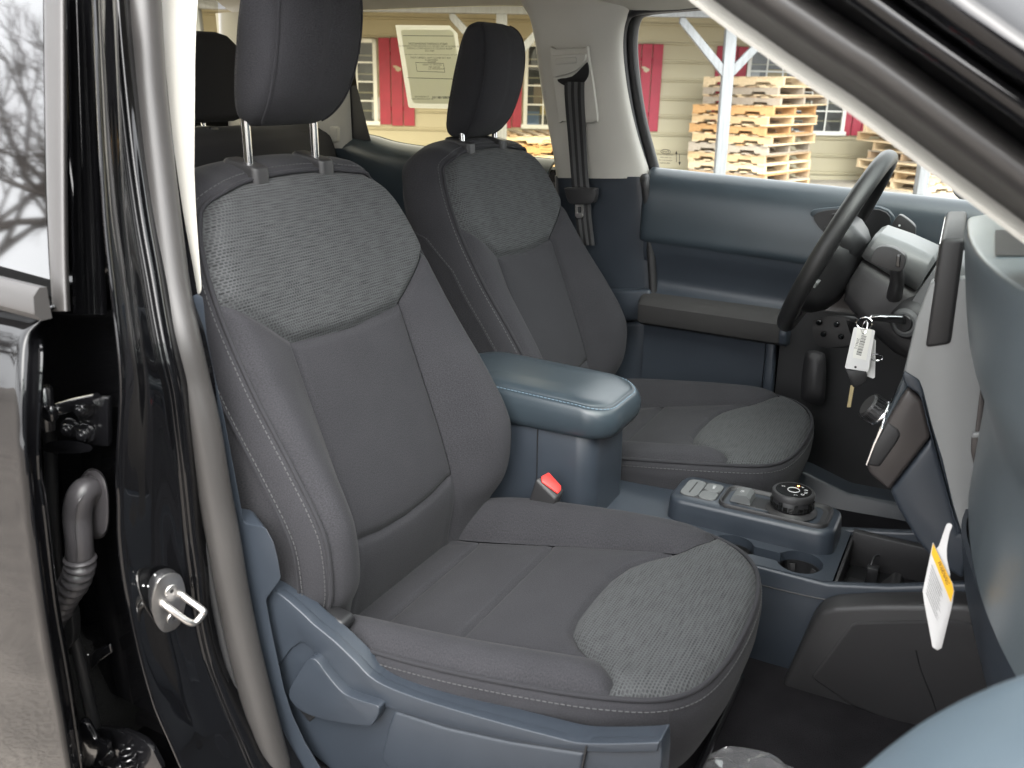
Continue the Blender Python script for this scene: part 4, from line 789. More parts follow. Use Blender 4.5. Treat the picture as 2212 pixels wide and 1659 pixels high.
for s_, x, y, z in (('TEMPERED', 1184, 318, .0045), ('AS3 DOT 287 M296', 1185, 324, .0045), ('43R-014524', 1186, 333, .006)): 
    p = px(x, y, Y=.745); text('glass_mark', s_, z, INK, rd, basis((p[0], gy(p[2])-.016, p[2]), (1, 0, 0), (0, -.24, .97)), True)
p = px(1187, 307, Y=.745); tube('glass_logo', [(p[0]+.013*cos(t), gy(p[2])-.016, p[2]+.006*sin(t)) for t in np.linspace(0, 2*pi, 33)[:-1]], .0006, INK, rd, 4, True); text('glass_logo_script', 'Ford', .009, INK, rd, basis((p[0], gy(p[2])-.016, p[2]), (1, 0, 0), (0, -.24, .97)), True)
p = px(1165, 316, Y=.745); text('glass_mark', '23', .012, INK, rd, basis((p[0], gy(p[2])-.016, p[2]), (1, 0, 0), (0, -.24, .97)), True)
patch('outer_skin', [[(x, y, z) for y, z in ((.79, 1.16), (.86, 1.08), (.90, .92), (.89, .60), (.85, .40))] for x in (-1.3, -.7, -.08)], PAINT, rd, .01, 3, 4)
# window sticker, a sheet taped on the far rear window
st = tag(empty('window_sticker', tuple(px(930, 150, Y=.70))), 'translucent paper form stuck on the tinted rear side window', 'sticker')
def sadd(o): o.parent = st; o.matrix_parent_inverse = Matrix.Translation(-Vector(st.location)); return o
def spx(x, y, d=0): 
    p = px(x, y, Y=.735)
    for _ in range(3): p = px(x, y, Y=gy(p[2])-.0165+d)
    return p
PAPER = bpy.data.materials.new('backlit_paper'); PAPER.use_nodes = True; _t = PAPER.node_tree; _p = _t.nodes['Principled BSDF']; _p.inputs['Base Color'].default_value = (.82, .82, .76, 1); _p.inputs['Roughness'].default_value = .8
_tr = _t.nodes.new('ShaderNodeBsdfTranslucent'); _tr.inputs[0].default_value = (.92, .92, .84, 1); _tp = _t.nodes.new('ShaderNodeBsdfTransparent'); _tp.inputs[0].default_value = (.8, .8, .7, 1); _m = _t.nodes.new('ShaderNodeMixShader'); _m.inputs[0].default_value = .6; _m2 = _t.nodes.new('ShaderNodeMixShader'); _m2.inputs[0].default_value = .10
_o = [n for n in _t.nodes if n.type == 'OUTPUT_MATERIAL'][0]; _t.links.new(_p.outputs[0], _m.inputs[1]); _t.links.new(_tr.outputs[0], _m.inputs[2]); _t.links.new(_m.outputs[0], _m2.inputs[1]); _t.links.new(_tp.outputs[0], _m2.inputs[2]); _t.links.new(_m2.outputs[0], _o.inputs[0])
PAPERW = PAPER.copy(); PAPERW.node_tree.nodes['Principled BSDF'].inputs['Base Color'].default_value = (.85, .86, .84, 1); [setattr(n.inputs[0], 'default_value', (.9, .9, .86, 1)) for n in PAPERW.node_tree.nodes if n.type == 'BSDF_TRANSLUCENT']
o9 = [(854, 54), (971, 55), (988, 72), (1010, 232), (1008, 236), (886, 233), (882, 230)]
i9 = [(866, 66), (870, 64), (973, 65), (980, 72), (1003, 218), (999, 225), (896, 223), (890, 217)]
sadd(solid('sheet_border', [spx(*q) for q in o9], (0, .0003, 0), PAPERW, None, 0)); sadd(solid('sheet', [spx(*q, -.0006) for q in i9], (0, .0003, 0), PAPER, None, 0))
def sline(a, b, wd=.0006): sadd(tube('printed_line', [spx(*a, -.001), spx(*b, -.001)], wd, INK, None, 4))
sline((870, 77), (979, 78)); sline((880, 168), (992, 171)); 
for a, b in (((898, 135), (958, 137)), ((958, 137), (961, 156)), ((961, 156), (901, 154)), ((901, 154), (898, 135))): sline(a, b, .0005)
GI = mat('faded_ink', (.16, .16, .14), .8)
for body, x, y, s_ in (('PARTS CONTENT INFORMATION', 924, 95, .0082), ('FOR VEHICLES IN THIS CARLINE: U.S./CANADIAN PARTS CONTENT: 25%', 926, 100, .0062), ('MAJOR SOURCES OF FOREIGN PARTS CONTENT:', 927, 105, .0066), ('MEX: 61%', 928, 110, .007), ('Note: Parts content does not include final assembly, distribution or other non-parts costs', 930, 118, .0046), ('FOR THIS VEHICLE: FINAL ASSEMBLY POINT:', 929, 125, .0066), ('HERMOSILLO', 932, 130, .007), ('MEXICO', 933, 134, .007), ('COUNTRY OF ORIGIN:', 933, 140, .006), ('ENGINE: MEX', 938, 145, .006), ('TRANSMISSION: U.S.', 943, 149, .006), ('TO BE REMOVED', 911, 209, .0062), ('BY THE CUSTOMER ONLY', 912, 214, .0062)):
    c_ = spx(x, y, -.0012); sadd(text('printed_text', body, s_, GI if s_ < .008 else INK, None, basis(c_, spx(x+20, y+.2, -.0012)-c_, spx(x-2, y-20, -.0012)-c_), True))
for k in range(34):
    x = 934+k*1.55; w_ = random.choice((.5, .9, 1.2)); sadd(mesh('barcode_bar', [spx(x, 208, -.001), spx(x+w_, 208, -.001), spx(x+w_+.6, 213, -.001), spx(x+.6, 213, -.001)], [(0, 1, 2, 3)], GI, None, False))
# headliner and roof rail, back window, rear seat
hl = tag(empty('cab_roof', parent=truck))
patch('headliner', [[(x, y, z) for y, z in ((-.60, 1.60), (-.5, 1.625), (-.2, 1.65), (.2, 1.65), (.45, 1.628+e), (.55, 1.602+e), (.61, 1.572+e), (.66, 1.555+e))] for x, e in ((-1.30, .01), (-.9, .012), (-.4, .010), (-.1, -.012), (.05, -.014), (.2, -.004), (.42, .0))], HEADL, hl, .01, 4, 4)
patch('roof_skin', [[(x, y, z) for y, z in ((-.66, 1.62), (-.5, 1.69), (0, 1.72), (.5, 1.69), (.70, 1.62))] for x in (-1.34, -.6, .1, .43)], PAINT, hl, .006, 4, 4)
rw = tag(empty('rear_window_wall', parent=truck))
mesh('rear_window_glass', [(-1.36, -.62, 1.17), (-1.36, .60, 1.17), (-1.30, .58, 1.62), (-1.30, -.60, 1.62)], [(0, 1, 2, 3)], GLASST, rw, False)
patch('corner_trim', [[(x, y, z) for x, y in ((-1.33, .60), (-1.24, .585), (-1.15, .60), (-.98, .67), (-.94, .70))] for z in (1.19, 1.25, 1.4, 1.5, 1.56)], BEIGE, rw, .006, 4, 4)
GRIL = mat('grille_cloth', (.36, .36, .33), .8, bump=(900, 1., .002))
solid('pillar_speaker_grille', [px(*q, X=-1.225) for q in ((512, 68), (536, 40), (548, 60), (530, 180), (518, 140))], (.004, 0, 0), GRIL, rw, .004)
solid('corner_panel', pxs([(655, 262), (728, 275), (728, 306), (718, 310), (630, 262)], Y=.66), (0, .03, 0), BEIGE, rw, .004)
rs = tag(empty('rear_seat', parent=truck), 'charcoal rear bench seat with headrest behind the front seats')
patch('bench_backrest', [[(x+.04*sin(y*6), y, z) for x, z in ((-1.18, 1.14), (-1.17, 1.20), (-1.12, 1.245), (-1.05, 1.255), (-.99, 1.235), (-.955, 1.19), (-.93, 1.0), (-.86, .75))] for y in (-.66, -.3, 0, .3, .48, .60, .66)], FAB, rs, .01, 4, 5)
box('bench_cushion', (-1.0, -.66, .55), (-.45, .66, .72), FAB, rs, .05, 5)
for yc in (.20,):
    c_ = px(440, 170, X=-1.03); hwid = .145
    loft('rear_headrest', [[(-1.03+(x if x > 0 else x)*1.0, c_[1]-.02+y, z) for x, y in rrect(a, b, .04, 8)] for a, b, z in ((.02, .10, 1.278), (.035, .122, 1.285), (.045, .135, 1.30), (.05, .14, 1.36), (.048, .138, 1.42), (.04, .125, 1.46), (.028, .10, 1.482), (.012, .07, 1.490))], FAB, rs, True, 0)
    for yy in (.228, .06): cyl('rear_headrest_post', (-1.03, yy, 1.235), (0, 0, 1), .006, .06, CHROME, rs, 16); loft('rear_headrest_guide', [[(-1.02+x*k, yy+y*k, z) for x, y in rrect(.03, .016, .008, 5)] for k, z in ((1, 1.24), (1, 1.262), (.85, 1.268))], CHAR, rs)
solid('bench_belt', [px(*q, X=-.99) for q in ((618, 282), (662, 282), (690, 380), (640, 380))], (.003, 0, 0), BELTD, rs, .001)

# ================================================================== near door pillar, seals, striker, hinges
nb = tag(empty('door_pillar', parent=truck), 'glossy black door pillar with latch striker beside the passenger seat')
def lean(z): return .24*max(0., z-1.08)
def pl_(x, y, Y0, dl=0.):
    Y = Y0
    for _ in range(5): p = px(x, y, Y=Y); Y = Y0+lean(p[2])
    return px(x, y, Y=Y)
L1 = [(202, -40), (202, 0), (214, 289), (226, 495), (247, 684), (256, 770), (260, 845), (253, 1011), (256, 1163), (266, 1250), (282, 1333), (304, 1430), (333, 1527), (391, 1659), (430, 1740)]
L2 = [(246, -40), (247, 0), (266, 206), (289, 412), (326, 619), (345, 733), (371, 845), (390, 993), (408, 1163), (422, 1265), (432, 1367), (450, 1430), (476, 1503), (544, 1659), (590, 1740)]
def at_y(L, y): return float(np.interp(y, [q[1] for q in L], [q[0] for q in L]))
rows = []
for y in (-40, 60, 200, 340, 480, 600, 684, 770, 845, 930, 1011, 1090, 1163, 1250, 1333, 1430, 1527, 1600, 1659, 1740):
    a, b = pl_(at_y(L1, y), y, -.838), pl_(at_y(L2, y), y, -.740); up = y < 700
    rows.append([a+np.array([-.28, .090, 0]), a+np.array([-.15, .085, 0]), a+np.array([-.05, .062, 0]), a+np.array([-.020, .024, 0]), a+np.array([-.005, .002, 0]), a+np.array([.004, .001, 0]), a*.8+b*.2+np.array([-.004, .010, 0]), a*.5+b*.5+np.array([-.010, .008, 0]), a*.2+b*.8+np.array([-.006, .004, 0]), b+np.array([-.003, -.002, 0]), b+np.array([.004, .001, 0]), b+np.array([.004, .012, 0]), b+np.array([-.004, .028, 0]), b+np.array([-.004, .07, 0])])
patch('pillar_skin', rows, PAINT, nb, .004, 4, 4, 60)
sealp = spline([pl_(x, y, -.695) for x, y in ((306, -60), (309, 0), (315, 103), (322, 206), (345, 412), (372, 619), (395, 733), (416, 826), (438, 919), (464, 1067), (484, 1170), (500, 1265), (517, 1350), (536, 1435), (566, 1550), (596, 1659), (625, 1740))], 6)
tube('aperture_seal', sealp, .0215, RUB, nb, 20, r2=.022)
tube('seal_carrier', [p+np.array([-.022, -.012, 0]) for p in sealp], .008, RUBK, nb, 8)
# inner trim: pale upper garnish and slate lower garnish
ug = [pl_(x, y, -.655) for x, y in ((432, -60), (429, 0), (425, 60), (423, 130), (422, 250), (421, 371), (424, 440), (429, 520), (436, 610), (437, 625), (433, 638), (418, 642), (380, 620), (300, 560), (230, 300), (200, -60))]
solid('upper_garnish', ug, (-.06, .036, .0), BEIGE, nb, .006, 4)
lg = [px(x, y, Y=-.668) for x, y in ((410, 640), (438, 641), (441, 660), (447, 726), (463, 806), (483, 893), (505, 1010), (527, 1127), (534, 1132), (566, 1137), (576, 1143), (592, 1173), (601, 1210), (607, 1248), (602, 1258), (578, 1290), (575, 1298), (585, 1354), (600, 1425), (613, 1486), (632, 1545), (660, 1605), (705, 1680), (740, 1740), (600, 1760), (480, 1500), (400, 1200), (330, 800), (330, 660))]
solid('lower_garnish', lg, (-.05, .028, 0), BLUE, nb, .005, 4)
# striker
def fyp(x): return -.838+.098*(x-275)/150
def sp_(x, y, d=0): return px(x, y, Y=fyp(x)-.001-d)
fn = np.cross(sp_(400, 1300)-sp_(340, 1300), sp_(370, 1250)-sp_(370, 1340)); fn /= np.linalg.norm(fn); fn = fn if fn[1] < 0 else -fn
plate_ = spline([sp_(*q) for q in ((329, 1273), (342, 1247), (365, 1236), (385, 1239), (394, 1258), (398, 1280), (398, 1300), (385, 1346), (366, 1360), (352, 1363), (339, 1356), (324, 1316))], 2, True)
solid('striker_pad', [p-fn*.011 for p in plate_], fn*.012, RUBK, nb, .001, 1); solid('striker_plate', [p+fn*.0012 for p in plate_], fn*.003, STEEL, nb, .001, 2)
for q in ((365, 1272), (369, 1331)): cyl('striker_screw', sp_(*q)+fn*.004, fn, .0085, .002, STEEL, nb, 20, .0006); cyl('screw_socket', sp_(*q)+fn*.0062, fn, .003, .0003, INK, nb, 6, .0001)
lp_ = [sp_(348, 1300)+fn*.003, sp_(350, 1302)+fn*.012, sp_(372, 1316)+fn*.030, sp_(386, 1317)+fn*.034, sp_(402, 1300)+fn*.034, sp_(404, 1292)+fn*.032, sp_(392, 1284)+fn*.012, sp_(390, 1282)+fn*.003]
tube('striker_loop', spline(lp_, 6), .0045, STEEL, nb, 12)
# wiring boot between pillar and rear door
bt = tag(empty('wiring_boot', parent=truck), 'grey rubber wiring boot with ribbed hose between pillar and rear door')
def bpx(x, y, Y=-.800): return px(x, y, Y=Y)
loft('boot_flange', [spline([bpx(x, y, Y)+np.array([0, 0, 0]) for x, y in ((172, 1050), (180, 1022), (200, 1012), (222, 1024), (234, 1060), (236, 1120), (230, 1152), (214, 1164), (196, 1158), (182, 1120))], 3, True) for Y in (-.772, -.786)]+[spline([bpx(204+(x-204)*k, 1088+(y-1088)*k, Y) for x, y in ((172, 1050), (180, 1022), (200, 1012), (222, 1024), (234, 1060), (236, 1120), (230, 1152), (214, 1164), (196, 1158), (182, 1120))], 3, True) for k, Y in ((.93, -.792), (.8, -.794))], HOSE, bt)
ctr = spline([bpx(210, 1086, -.782), bpx(196, 1056, -.798), bpx(176, 1068, -.812), bpx(167, 1112, -.816), bpx(170, 1160, -.820), bpx(172, 1195, -.820), bpx(172, 1222, -.820), bpx(162, 1255, -.818), bpx(142, 1285, -.815), bpx(127, 1315, -.81), bpx(120, 1345, -.80)], 28)
rad = []
for i in range(len(ctr)):
    t = i/(len(ctr)-1); base = float(np.interp(t, [0, .1, .25, .38, .5, .55, 1], [.011, .0155, .0172, .0165, .0168, .0155, .015])); rad.append(base-.002+(.0062*abs(sin(pi*(t-.52)*22)) if .52 < t < .93 else .002))
tube('boot_hose', ctr, rad, HOSE, bt, 20)
solid('boot_end', spline([bpx(x, y, -.80) for x, y in ((108, 1325), (150, 1320), (158, 1370), (152, 1400), (128, 1405), (112, 1380))], 3, True), (-.01, .02, 0), RUBK, bt, .004)
for yy, nm in ((0, 0),):
    tube('boot_mould_line', [p+np.array([.0145, -.0145, 0])*float(np.interp(i, [0, 30, 100, 140], [.8, 1.02, .98, .9])) for i, p in enumerate(ctr[24:140])], .0007, HOSE, bt, 4)
# rear weatherstrip and hinges
tube('rear_weatherstrip', spline([px(x, y, Y=-.775) for x, y in ((106, 900), (109, 980), (114, 1100), (126, 1240), (152, 1340), (178, 1452), (206, 1580), (225, 1680))], 6), .0085, RUBK, nb, 10)
hg = tag(empty('door_hinge', parent=truck), 'upper black rear door hinge with shiny bolts on the pillar')
hp = lambda x, y, Y=-.790: px(x, y, Y=Y)
solid('hinge_plate', [hp(*q) for q in ((112, 882), (150, 868), (190, 858), (232, 860), (234, 968), (150, 960), (118, 945))], (-.005, .012, 0), DSTEEL, hg, .004, 2)
tube('hinge_arm', spline([hp(95, 892, -.83), hp(125, 884, -.812), (hp(165, 872, -.80)), hp(210, 862, -.792)], 5), .008, DSTEEL, hg, 8)
for x, y in ((182, 881), (153, 923), (186, 935)):
    d_ = np.array([.45, -.85, .05]); d_ /= np.linalg.norm(d_); c_ = hp(x, y, -.795); cyl('hinge_washer', c_, d_, .0125, .003, DSTEEL, hg, 24, .001); cyl('hinge_bolt', c_+d_*.003, d_, .0085, .010, DSTEEL, hg, 6, .0015); cyl('bolt_tip', c_+d_*.012, d_, .005, .005, DSTEEL, hg, 12, .002)
cyl('hinge_knuckle', hp(100, 930, -.825), (0, .1, 1), .011, .055, DSTEEL, hg, 20, .002); cyl('hinge_pin', hp(112, 908, -.822), (0.1, .0, 1), .0075, .02, DSTEEL, hg, 16, .003)
loft('hinge_shield', [spline([hp(x, y, Y) for x, y in ((90, 966), (110, 954), (150, 952), (196, 962), (192, 976), (140, 980), (100, 976))], 3, True) for Y in (-.815, -.805)], DSTEEL, hg)
hg2 = tag(empty('door_hinge', parent=truck), 'lower black rear door hinge at the bottom of the pillar')
solid('hinge_plate', spline([hp(*q) for q in ((190, 1590), (240, 1578), (290, 1592), (330, 1622), (345, 1700), (190, 1700))], 2, True), (-.005, .012, 0), DSTEEL, hg2, .004, 2)
solid('hinge_bracket', spline([hp(x, y, -.815) for x, y in ((168, 1560), (186, 1566), (205, 1600), (232, 1612), (225, 1640), (180, 1660), (160, 1620))], 2, True), (-.004, .012, 0), DSTEEL, hg2, .004, 2)
for x, y in ((238, 1622), (265, 1652), (216, 1640)):
    d_ = np.array([.45, -.85, .05]); d_ /= np.linalg.norm(d_); c_ = hp(x, y, -.797); cyl('hinge_bolt', c_, d_, .0095, .012, DSTEEL, hg2, 6, .002)
tube('hinge_spring', [hp(280, 1655, -.80)+np.array([.010*cos(t), .010*sin(t), .0016*t-.012]) for t in np.linspace(0, 8*pi, 90)], .0016, DSTEEL, hg2, 5)
solid('check_strap', [hp(x, y, -.776) for x, y in ((186, 1420), (205, 1404), (235, 1392), (240, 1412), (212, 1432), (196, 1450))], (0, .006, 0), DSTEEL, hg2, .004)
for x, y in ((310, 1265), (320, 1266), (335, 1242), (190, 1414), (402, 1553), (365, 1530), (410, 1440)): cyl('paint_fleck', pl_(x, y, fyp(x)-.0032)if x > 255 else px(x, y, Y=-.79), (.5, -.86, 0), .0013 if x != 402 else .0035, .0004, INKW, nb, 8, .0001)

# ================================================================== rear passenger door (near side, closed)
nd = tag(empty('rear_door', parent=truck), 'closed glossy black rear door at the left edge reflecting trees')
def Ys(z): return float(np.interp(z, [.30, .38, .5, .65, .85, 1.0, 1.06, 1.10, 1.125, 1.14], [-.845, -.868, -.893, -.910, -.918, -.911, -.900, -.886, -.872, -.858]))
def dpx(x, y, f=Ys):
    Y = -.88
    for _ in range(12): p = px(x, y, Y=Y); Y = f(p[2])
    return px(x, y, Y=Y)
ed = [dpx(*q) for q in ((106, 664), (88, 684), (70, 702), (52, 724), (44, 760), (41, 840), (41, 937), (46, 993), (56, 1095), (78, 1265), (99, 1401), (120, 1520), (143, 1659), (165, 1780))]
he = [dpx(*q, f=lambda z: Ys(z)+.024) for q in ((112, 668), (95, 690), (86, 712), (84, 730), (91, 762), (87, 850), (82, 956), (86, 1040), (95, 1095), (119, 1299), (143, 1435), (158, 1530), (177, 1659), (195, 1780))]
rows = []
for a, b in zip(ed, he):
    rr = []
    for k in (1.0, .5, .2, .08, .02): q = a+np.array([-k, 0, 0]); q[1] = Ys(a[2])+.012*k*k; rr.append(q)
    rr += [a, a+np.array([.0045, .005, 0]), (a*.5+b*.5)+np.array([.003, 0, 0]), b, b+np.array([-.012, .012, 0]), b+np.array([-.05, .03, 0])]
    rows.append(rr)
patch('door_skin', rows, PAINT, nd, .003, 5, 5, 60)
tube('hem_bead', spline([b+np.array([.002, -.002, 0]) for b in he[3:]], 5), .0022, PAINT, nd, 6)
def Yg(z): return -.852+.30*(z-1.13)
gt = [dpx(93, -60, Yg), dpx(93, 0, Yg), dpx(95, 200, Yg), dpx(99, 412, Yg), dpx(105, 560, Yg), dpx(111, 640, Yg)]
patch('window_glass', [[p+np.array([-k, .01*k, 0]) for k in (1.0, .4, .1, .0)] for p in gt], mat('dark_tinted_glass', (.004, .004, .004), .04, coat=1., ior=1.55, spec=.8), nd, .004, 4, 3)
rbs = [((95, 144), -60), ((95, 144), 0), ((97, 145), 200), ((101, 146), 412), ((107, 148), 560), ((113, 152), 672)]
patch('window_pillar_trim', [[dpx(a, y, lambda z: Yg(z)-.002)+np.array([-.003, .006, 0]), dpx(a, y, lambda z: Yg(z)-.004), dpx((a+b)/2, y, lambda z: Yg(z)-.006), dpx(b-6, y, lambda z: Yg(z)-.002), dpx(b, y, lambda z: Yg(z)+.01)] for (a, b), y in rbs], RUB, nd, .003, 4, 4)
bm_ = [(105, 640), (100, 690)]
mz = dpx(60, 650, lambda z: -.872)[2]
mA, mB = px(107, 655, Y=-.868), px(0, 628, Y=-.872)
e_ = mB-mA; prf = [(0, .0, .017), (0, -.008, .018), (0, -.016, .010), (0, -.018, -.008), (0, -.012, -.016), (0, .0, -.016)]
loft('belt_moulding', [[mA+e_*t+np.array(q) for q in prf] for t in (0, .02, 1, 6)], RUB, nd)
rows = [[pl_(x, y, Y) for x, Y in ((150+y*.02, -.815), (160+y*.03, -.800), (168+y*.035, -.805), (178+y*.04, -.795), (188+y*.045, -.800), (198+y*.05, -.79))] for y in (-60, 100, 300, 500, 680)]
patch('window_channel', rows, PAINT, nb, .003, 4, 4)

box('door_core', (-1.25, -.865, .35), (-.345, -.765, 1.10), FELT, nd, .01)

# ================================================================== near A pillar, windscreen, open front door
ap = tag(empty('windscreen_pillar', parent=truck), 'sloping front pillar with pale trim and rubber seal across the upper right corner')
S0 = [(1400, -88), (1525, 0), (1640, 80), (1754, 159), (1850, 222), (1939, 280), (2080, 384), (2212, 486), (2400, 636)]
S1 = [(1465, -90), (1585, 0), (1650, 45), (1712, 89), (1795, 144), (1877, 198), (2083, 350), (2212, 445), (2400, 590)]
S2 = [(1610, -95), (1750, 0), (1800, 33), (1850, 66), (1885, 89), (1919, 111), (2125, 264), (2212, 330), (2400, 470)]
S3 = [(1690, -98), (1832, 0), (1880, 34), (1925, 66), (1965, 95), (2000, 118), (2150, 224), (2212, 268), (2400, 404)]
S4 = [(1765, -100), (1910, 0), (1955, 33), (1998, 64), (2035, 90), (2066, 112), (2180, 192), (2212, 214), (2400, 345)]
S5 = [(1830, -104), (1980, 0), (2020, 28), (2055, 54), (2090, 78), (2120, 100), (2195, 152), (2212, 163), (2400, 292)]
for S_ in (S0, S1, S2, S3, S4, S5):
    (xa, ya), (xb, yb) = S_[-2:]; S_.append((2900, yb+(yb-ya)/(xb-xa)*500*1.02)); S_.append((3300, yb+(yb-ya)/(xb-xa)*900*1.02))
def lines(spec): return [[px(*q, Y=Y)+np.array([0, 0, dz]) for q in S] for S, Y, dz in spec]
patch('inner_trim', lines(((S0, -.54, 0), (S0, -.585, 0), ([((a+c)/2, (b+d)/2) for (a, b), (c, d) in zip(S0, S1)], -.612, 0), (S1, -.628, 0), (S1, -.66, -.02))), BEIGE, ap, .004, 5, 5)
mid = lambda A, B, t: [(a+(c-a)*t, b+(d-b)*t) for (a, b), (c, d) in zip(A, B)]
patch('aperture_seal', lines(((S1, -.640, -.01), (mid(S1, S2, .04), -.655, 0), (mid(S1, S2, .25), -.680, 0), (mid(S1, S2, .5), -.692, 0), (mid(S1, S2, .75), -.690, 0), (mid(S1, S2, .96), -.672, 0), (S2, -.655, 0))), RUB, ap, .004, 4, 5)
patch('pillar_skin', lines(((S2, -.650, 0), (mid(S2, S3, .5), -.668, 0), (S3, -.705, 0), (mid(S3, S4, .3), -.722, 0), (mid(S3, S4, .8), -.725, 0), (S4, -.712, 0), (mid(S4, S5, .5), -.708, 0), (S5, -.735, 0), (mid(S5, [(a+60, b-42) for a, b in S5], .5), -.745, 0), ([(a+70, b-50) for a, b in S5], -.735, 0), ([(a+150, b-105) for a, b in S5], -.69, 0))), PAINT, ap, .004, 4, 5)
ws = tag(empty('windscreen', parent=truck))
patch('windscreen_glass', [[(.44, y*.92, 1.60-.05*(y/.72)**2), (.78, y*.96, 1.40-.04*(y/.72)**2), (1.15, y, 1.20)] for y in (-.70, -.35, 0, .35, .72)], GLASS, ws, .004, 4, 4)
patch('bonnet', [[(1.16, y, 1.15-.06*(y/.8)**2), (1.6, y, 1.14-.08*(y/.8)**2), (2.1, y*.96, 1.05-.12*(y/.8)**2)] for y in (-.80, -.4, 0, .4, .80)], PAINT, ws, .004, 4, 4)
fdr = tag(empty('front_wing', parent=truck))
patch('wing_skin', [[(x, y, z) for y, z in ((-.74, 1.16), (-.84, 1.10), (-.90, .95), (-.90, .60), (-.86, .40))] for x in (1.06, 1.5, 2.2)], PAINT, fdr, .006, 4, 4)
box('hinge_pillar', (1.06, -.86, .36), (1.2, -.74, 1.13), PAINT, fdr, .01)
fd = tag(empty('front_door', parent=truck), 'open front passenger door whose blue padded top, painted pale as if sky-lit, shows in the lower right corner')
HNG = np.array([1.02, -.88]); OPN = R(73); de = np.array([-cos(OPN), -sin(OPN)]); dnr = np.array([-sin(OPN), cos(OPN)])   # dnr points to the inside face of the door
def dr(s, o, z): q = HNG+de*s+dnr*o; return (q[0], q[1], z)
patch('inner_panel', [[dr(s, o, z) for o, z in ((.0, 1.15), (.035, 1.145), (.05, 1.10), (.05, 1.0), (.04, .92), (.06, .86), (.05, .60), (.03, .42))] for s in (.03, .2, .5, .8, 1.08)], BLUES, fd, .01, 4, 4)
patch('outer_skin', [[dr(s, o, z) for o, z in ((-.02, 1.15), (-.06, 1.08), (-.09, .95), (-.09, .65), (-.05, .40))] for s in (0, .4, 1.1)], PAINT, fd, .006, 4, 4)
loft('door_edge', [[dr(1.09, o, z) for o in (-.075, .045)]+[dr(1.11, o, z) for o in (.04, -.07)] for z in (.40, .7, 1.0, 1.15)], PAINT, fd)
patch('window_glass', [[dr(s, o, z) for o, z in ((-.02, 1.13), (.04, 1.35), (.10, 1.56))] for s in (.15, .6, 1.05)], GLASS, fd, .004, 3, 3)
tube('window_frame', spline([dr(.06, 0, 1.15), dr(.35, .05, 1.36), dr(.62, .09, 1.52), dr(.8, .105, 1.57), dr(1.0, .105, 1.575), dr(1.06, .09, 1.52), dr(1.09, .0, 1.14)], 5), .022, RUBK, fd, 8)
cr_ = pxs([(1700, 1800), (1860, 1664), (1925, 1610), (2000, 1556), (2100, 1502), (2212, 1457), (2400, 1400), (2700, 1340)], Y=-.93)
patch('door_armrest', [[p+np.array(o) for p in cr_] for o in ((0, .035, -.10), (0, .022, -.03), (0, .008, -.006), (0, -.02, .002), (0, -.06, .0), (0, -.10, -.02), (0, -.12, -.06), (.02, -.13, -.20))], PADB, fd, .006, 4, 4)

# ================================================================== outdoors
ASPH = mat('asphalt', (.22, .195, .170), .9, bump=(60, .7, .02), var=(5, .22))
CONC = mat('concrete_apron', (.42, .39, .34), .9, bump=(30, .4, .01), var=(2.2, .14))
TAN = mat('tan_steel_siding', (.44, .40, .28), .55, var=(1.2, .05))
REDP = mat('red_shutter_paint', (.34, .028, .055), .55, bump=(120, .3, .002), var=(9, .10))
WHT = mat('white_window_frame', (.74, .75, .72), .45)
POSTM = mat('weathered_grey_post', (.19, .20, .21), .7, bump=(50, .4, .004), var=(3, .16), var2=(14, 14, 1.2))
DARKW = mat('dark_room', (.10, .10, .10), .8, var=(2.5, .5))
PANE = glass_mat('window_pane', (.75, .78, .78))
WOODS = [mat('pallet_wood_%d' % i, c, .85, bump=(90, .5, .003), var=(5, .25), var2=(22, 3, 22)) for i, c in enumerate(((.52, .37, .21), (.62, .49, .32), (.42, .30, .19), (.36, .31, .25), (.48, .28, .12)))]
dh = np.array([-sin(YAW), cos(YAW), 0.]); rh = np.array([cos(YAW), sin(YAW), 0.]); C0 = np.array([CAM[0], CAM[1], 0.])
def opx(x, y, dist):
    v = ray(x, y); t = dist/(v@dh); P = CAM+t*v; return float((P-CAM)@rh), float(P[2])
gnd = mesh('ground', [(-300, -300, 0), (300, -300, 0), (300, 300, 0), (-300, 300, 0)], [(0, 1, 2, 3)], ASPH, None, False); tag(gnd, kind='structure')
ap_ = [C0+rh*a+dh*b+np.array([0, 0, .004]) for a, b in ((-14, 10.2), (16, 10.2), (16, 13.6), (-14, 13.6))]
tag(mesh('pavement', ap_, [(0, 1, 2, 3)], CONC, None, False), kind='structure')
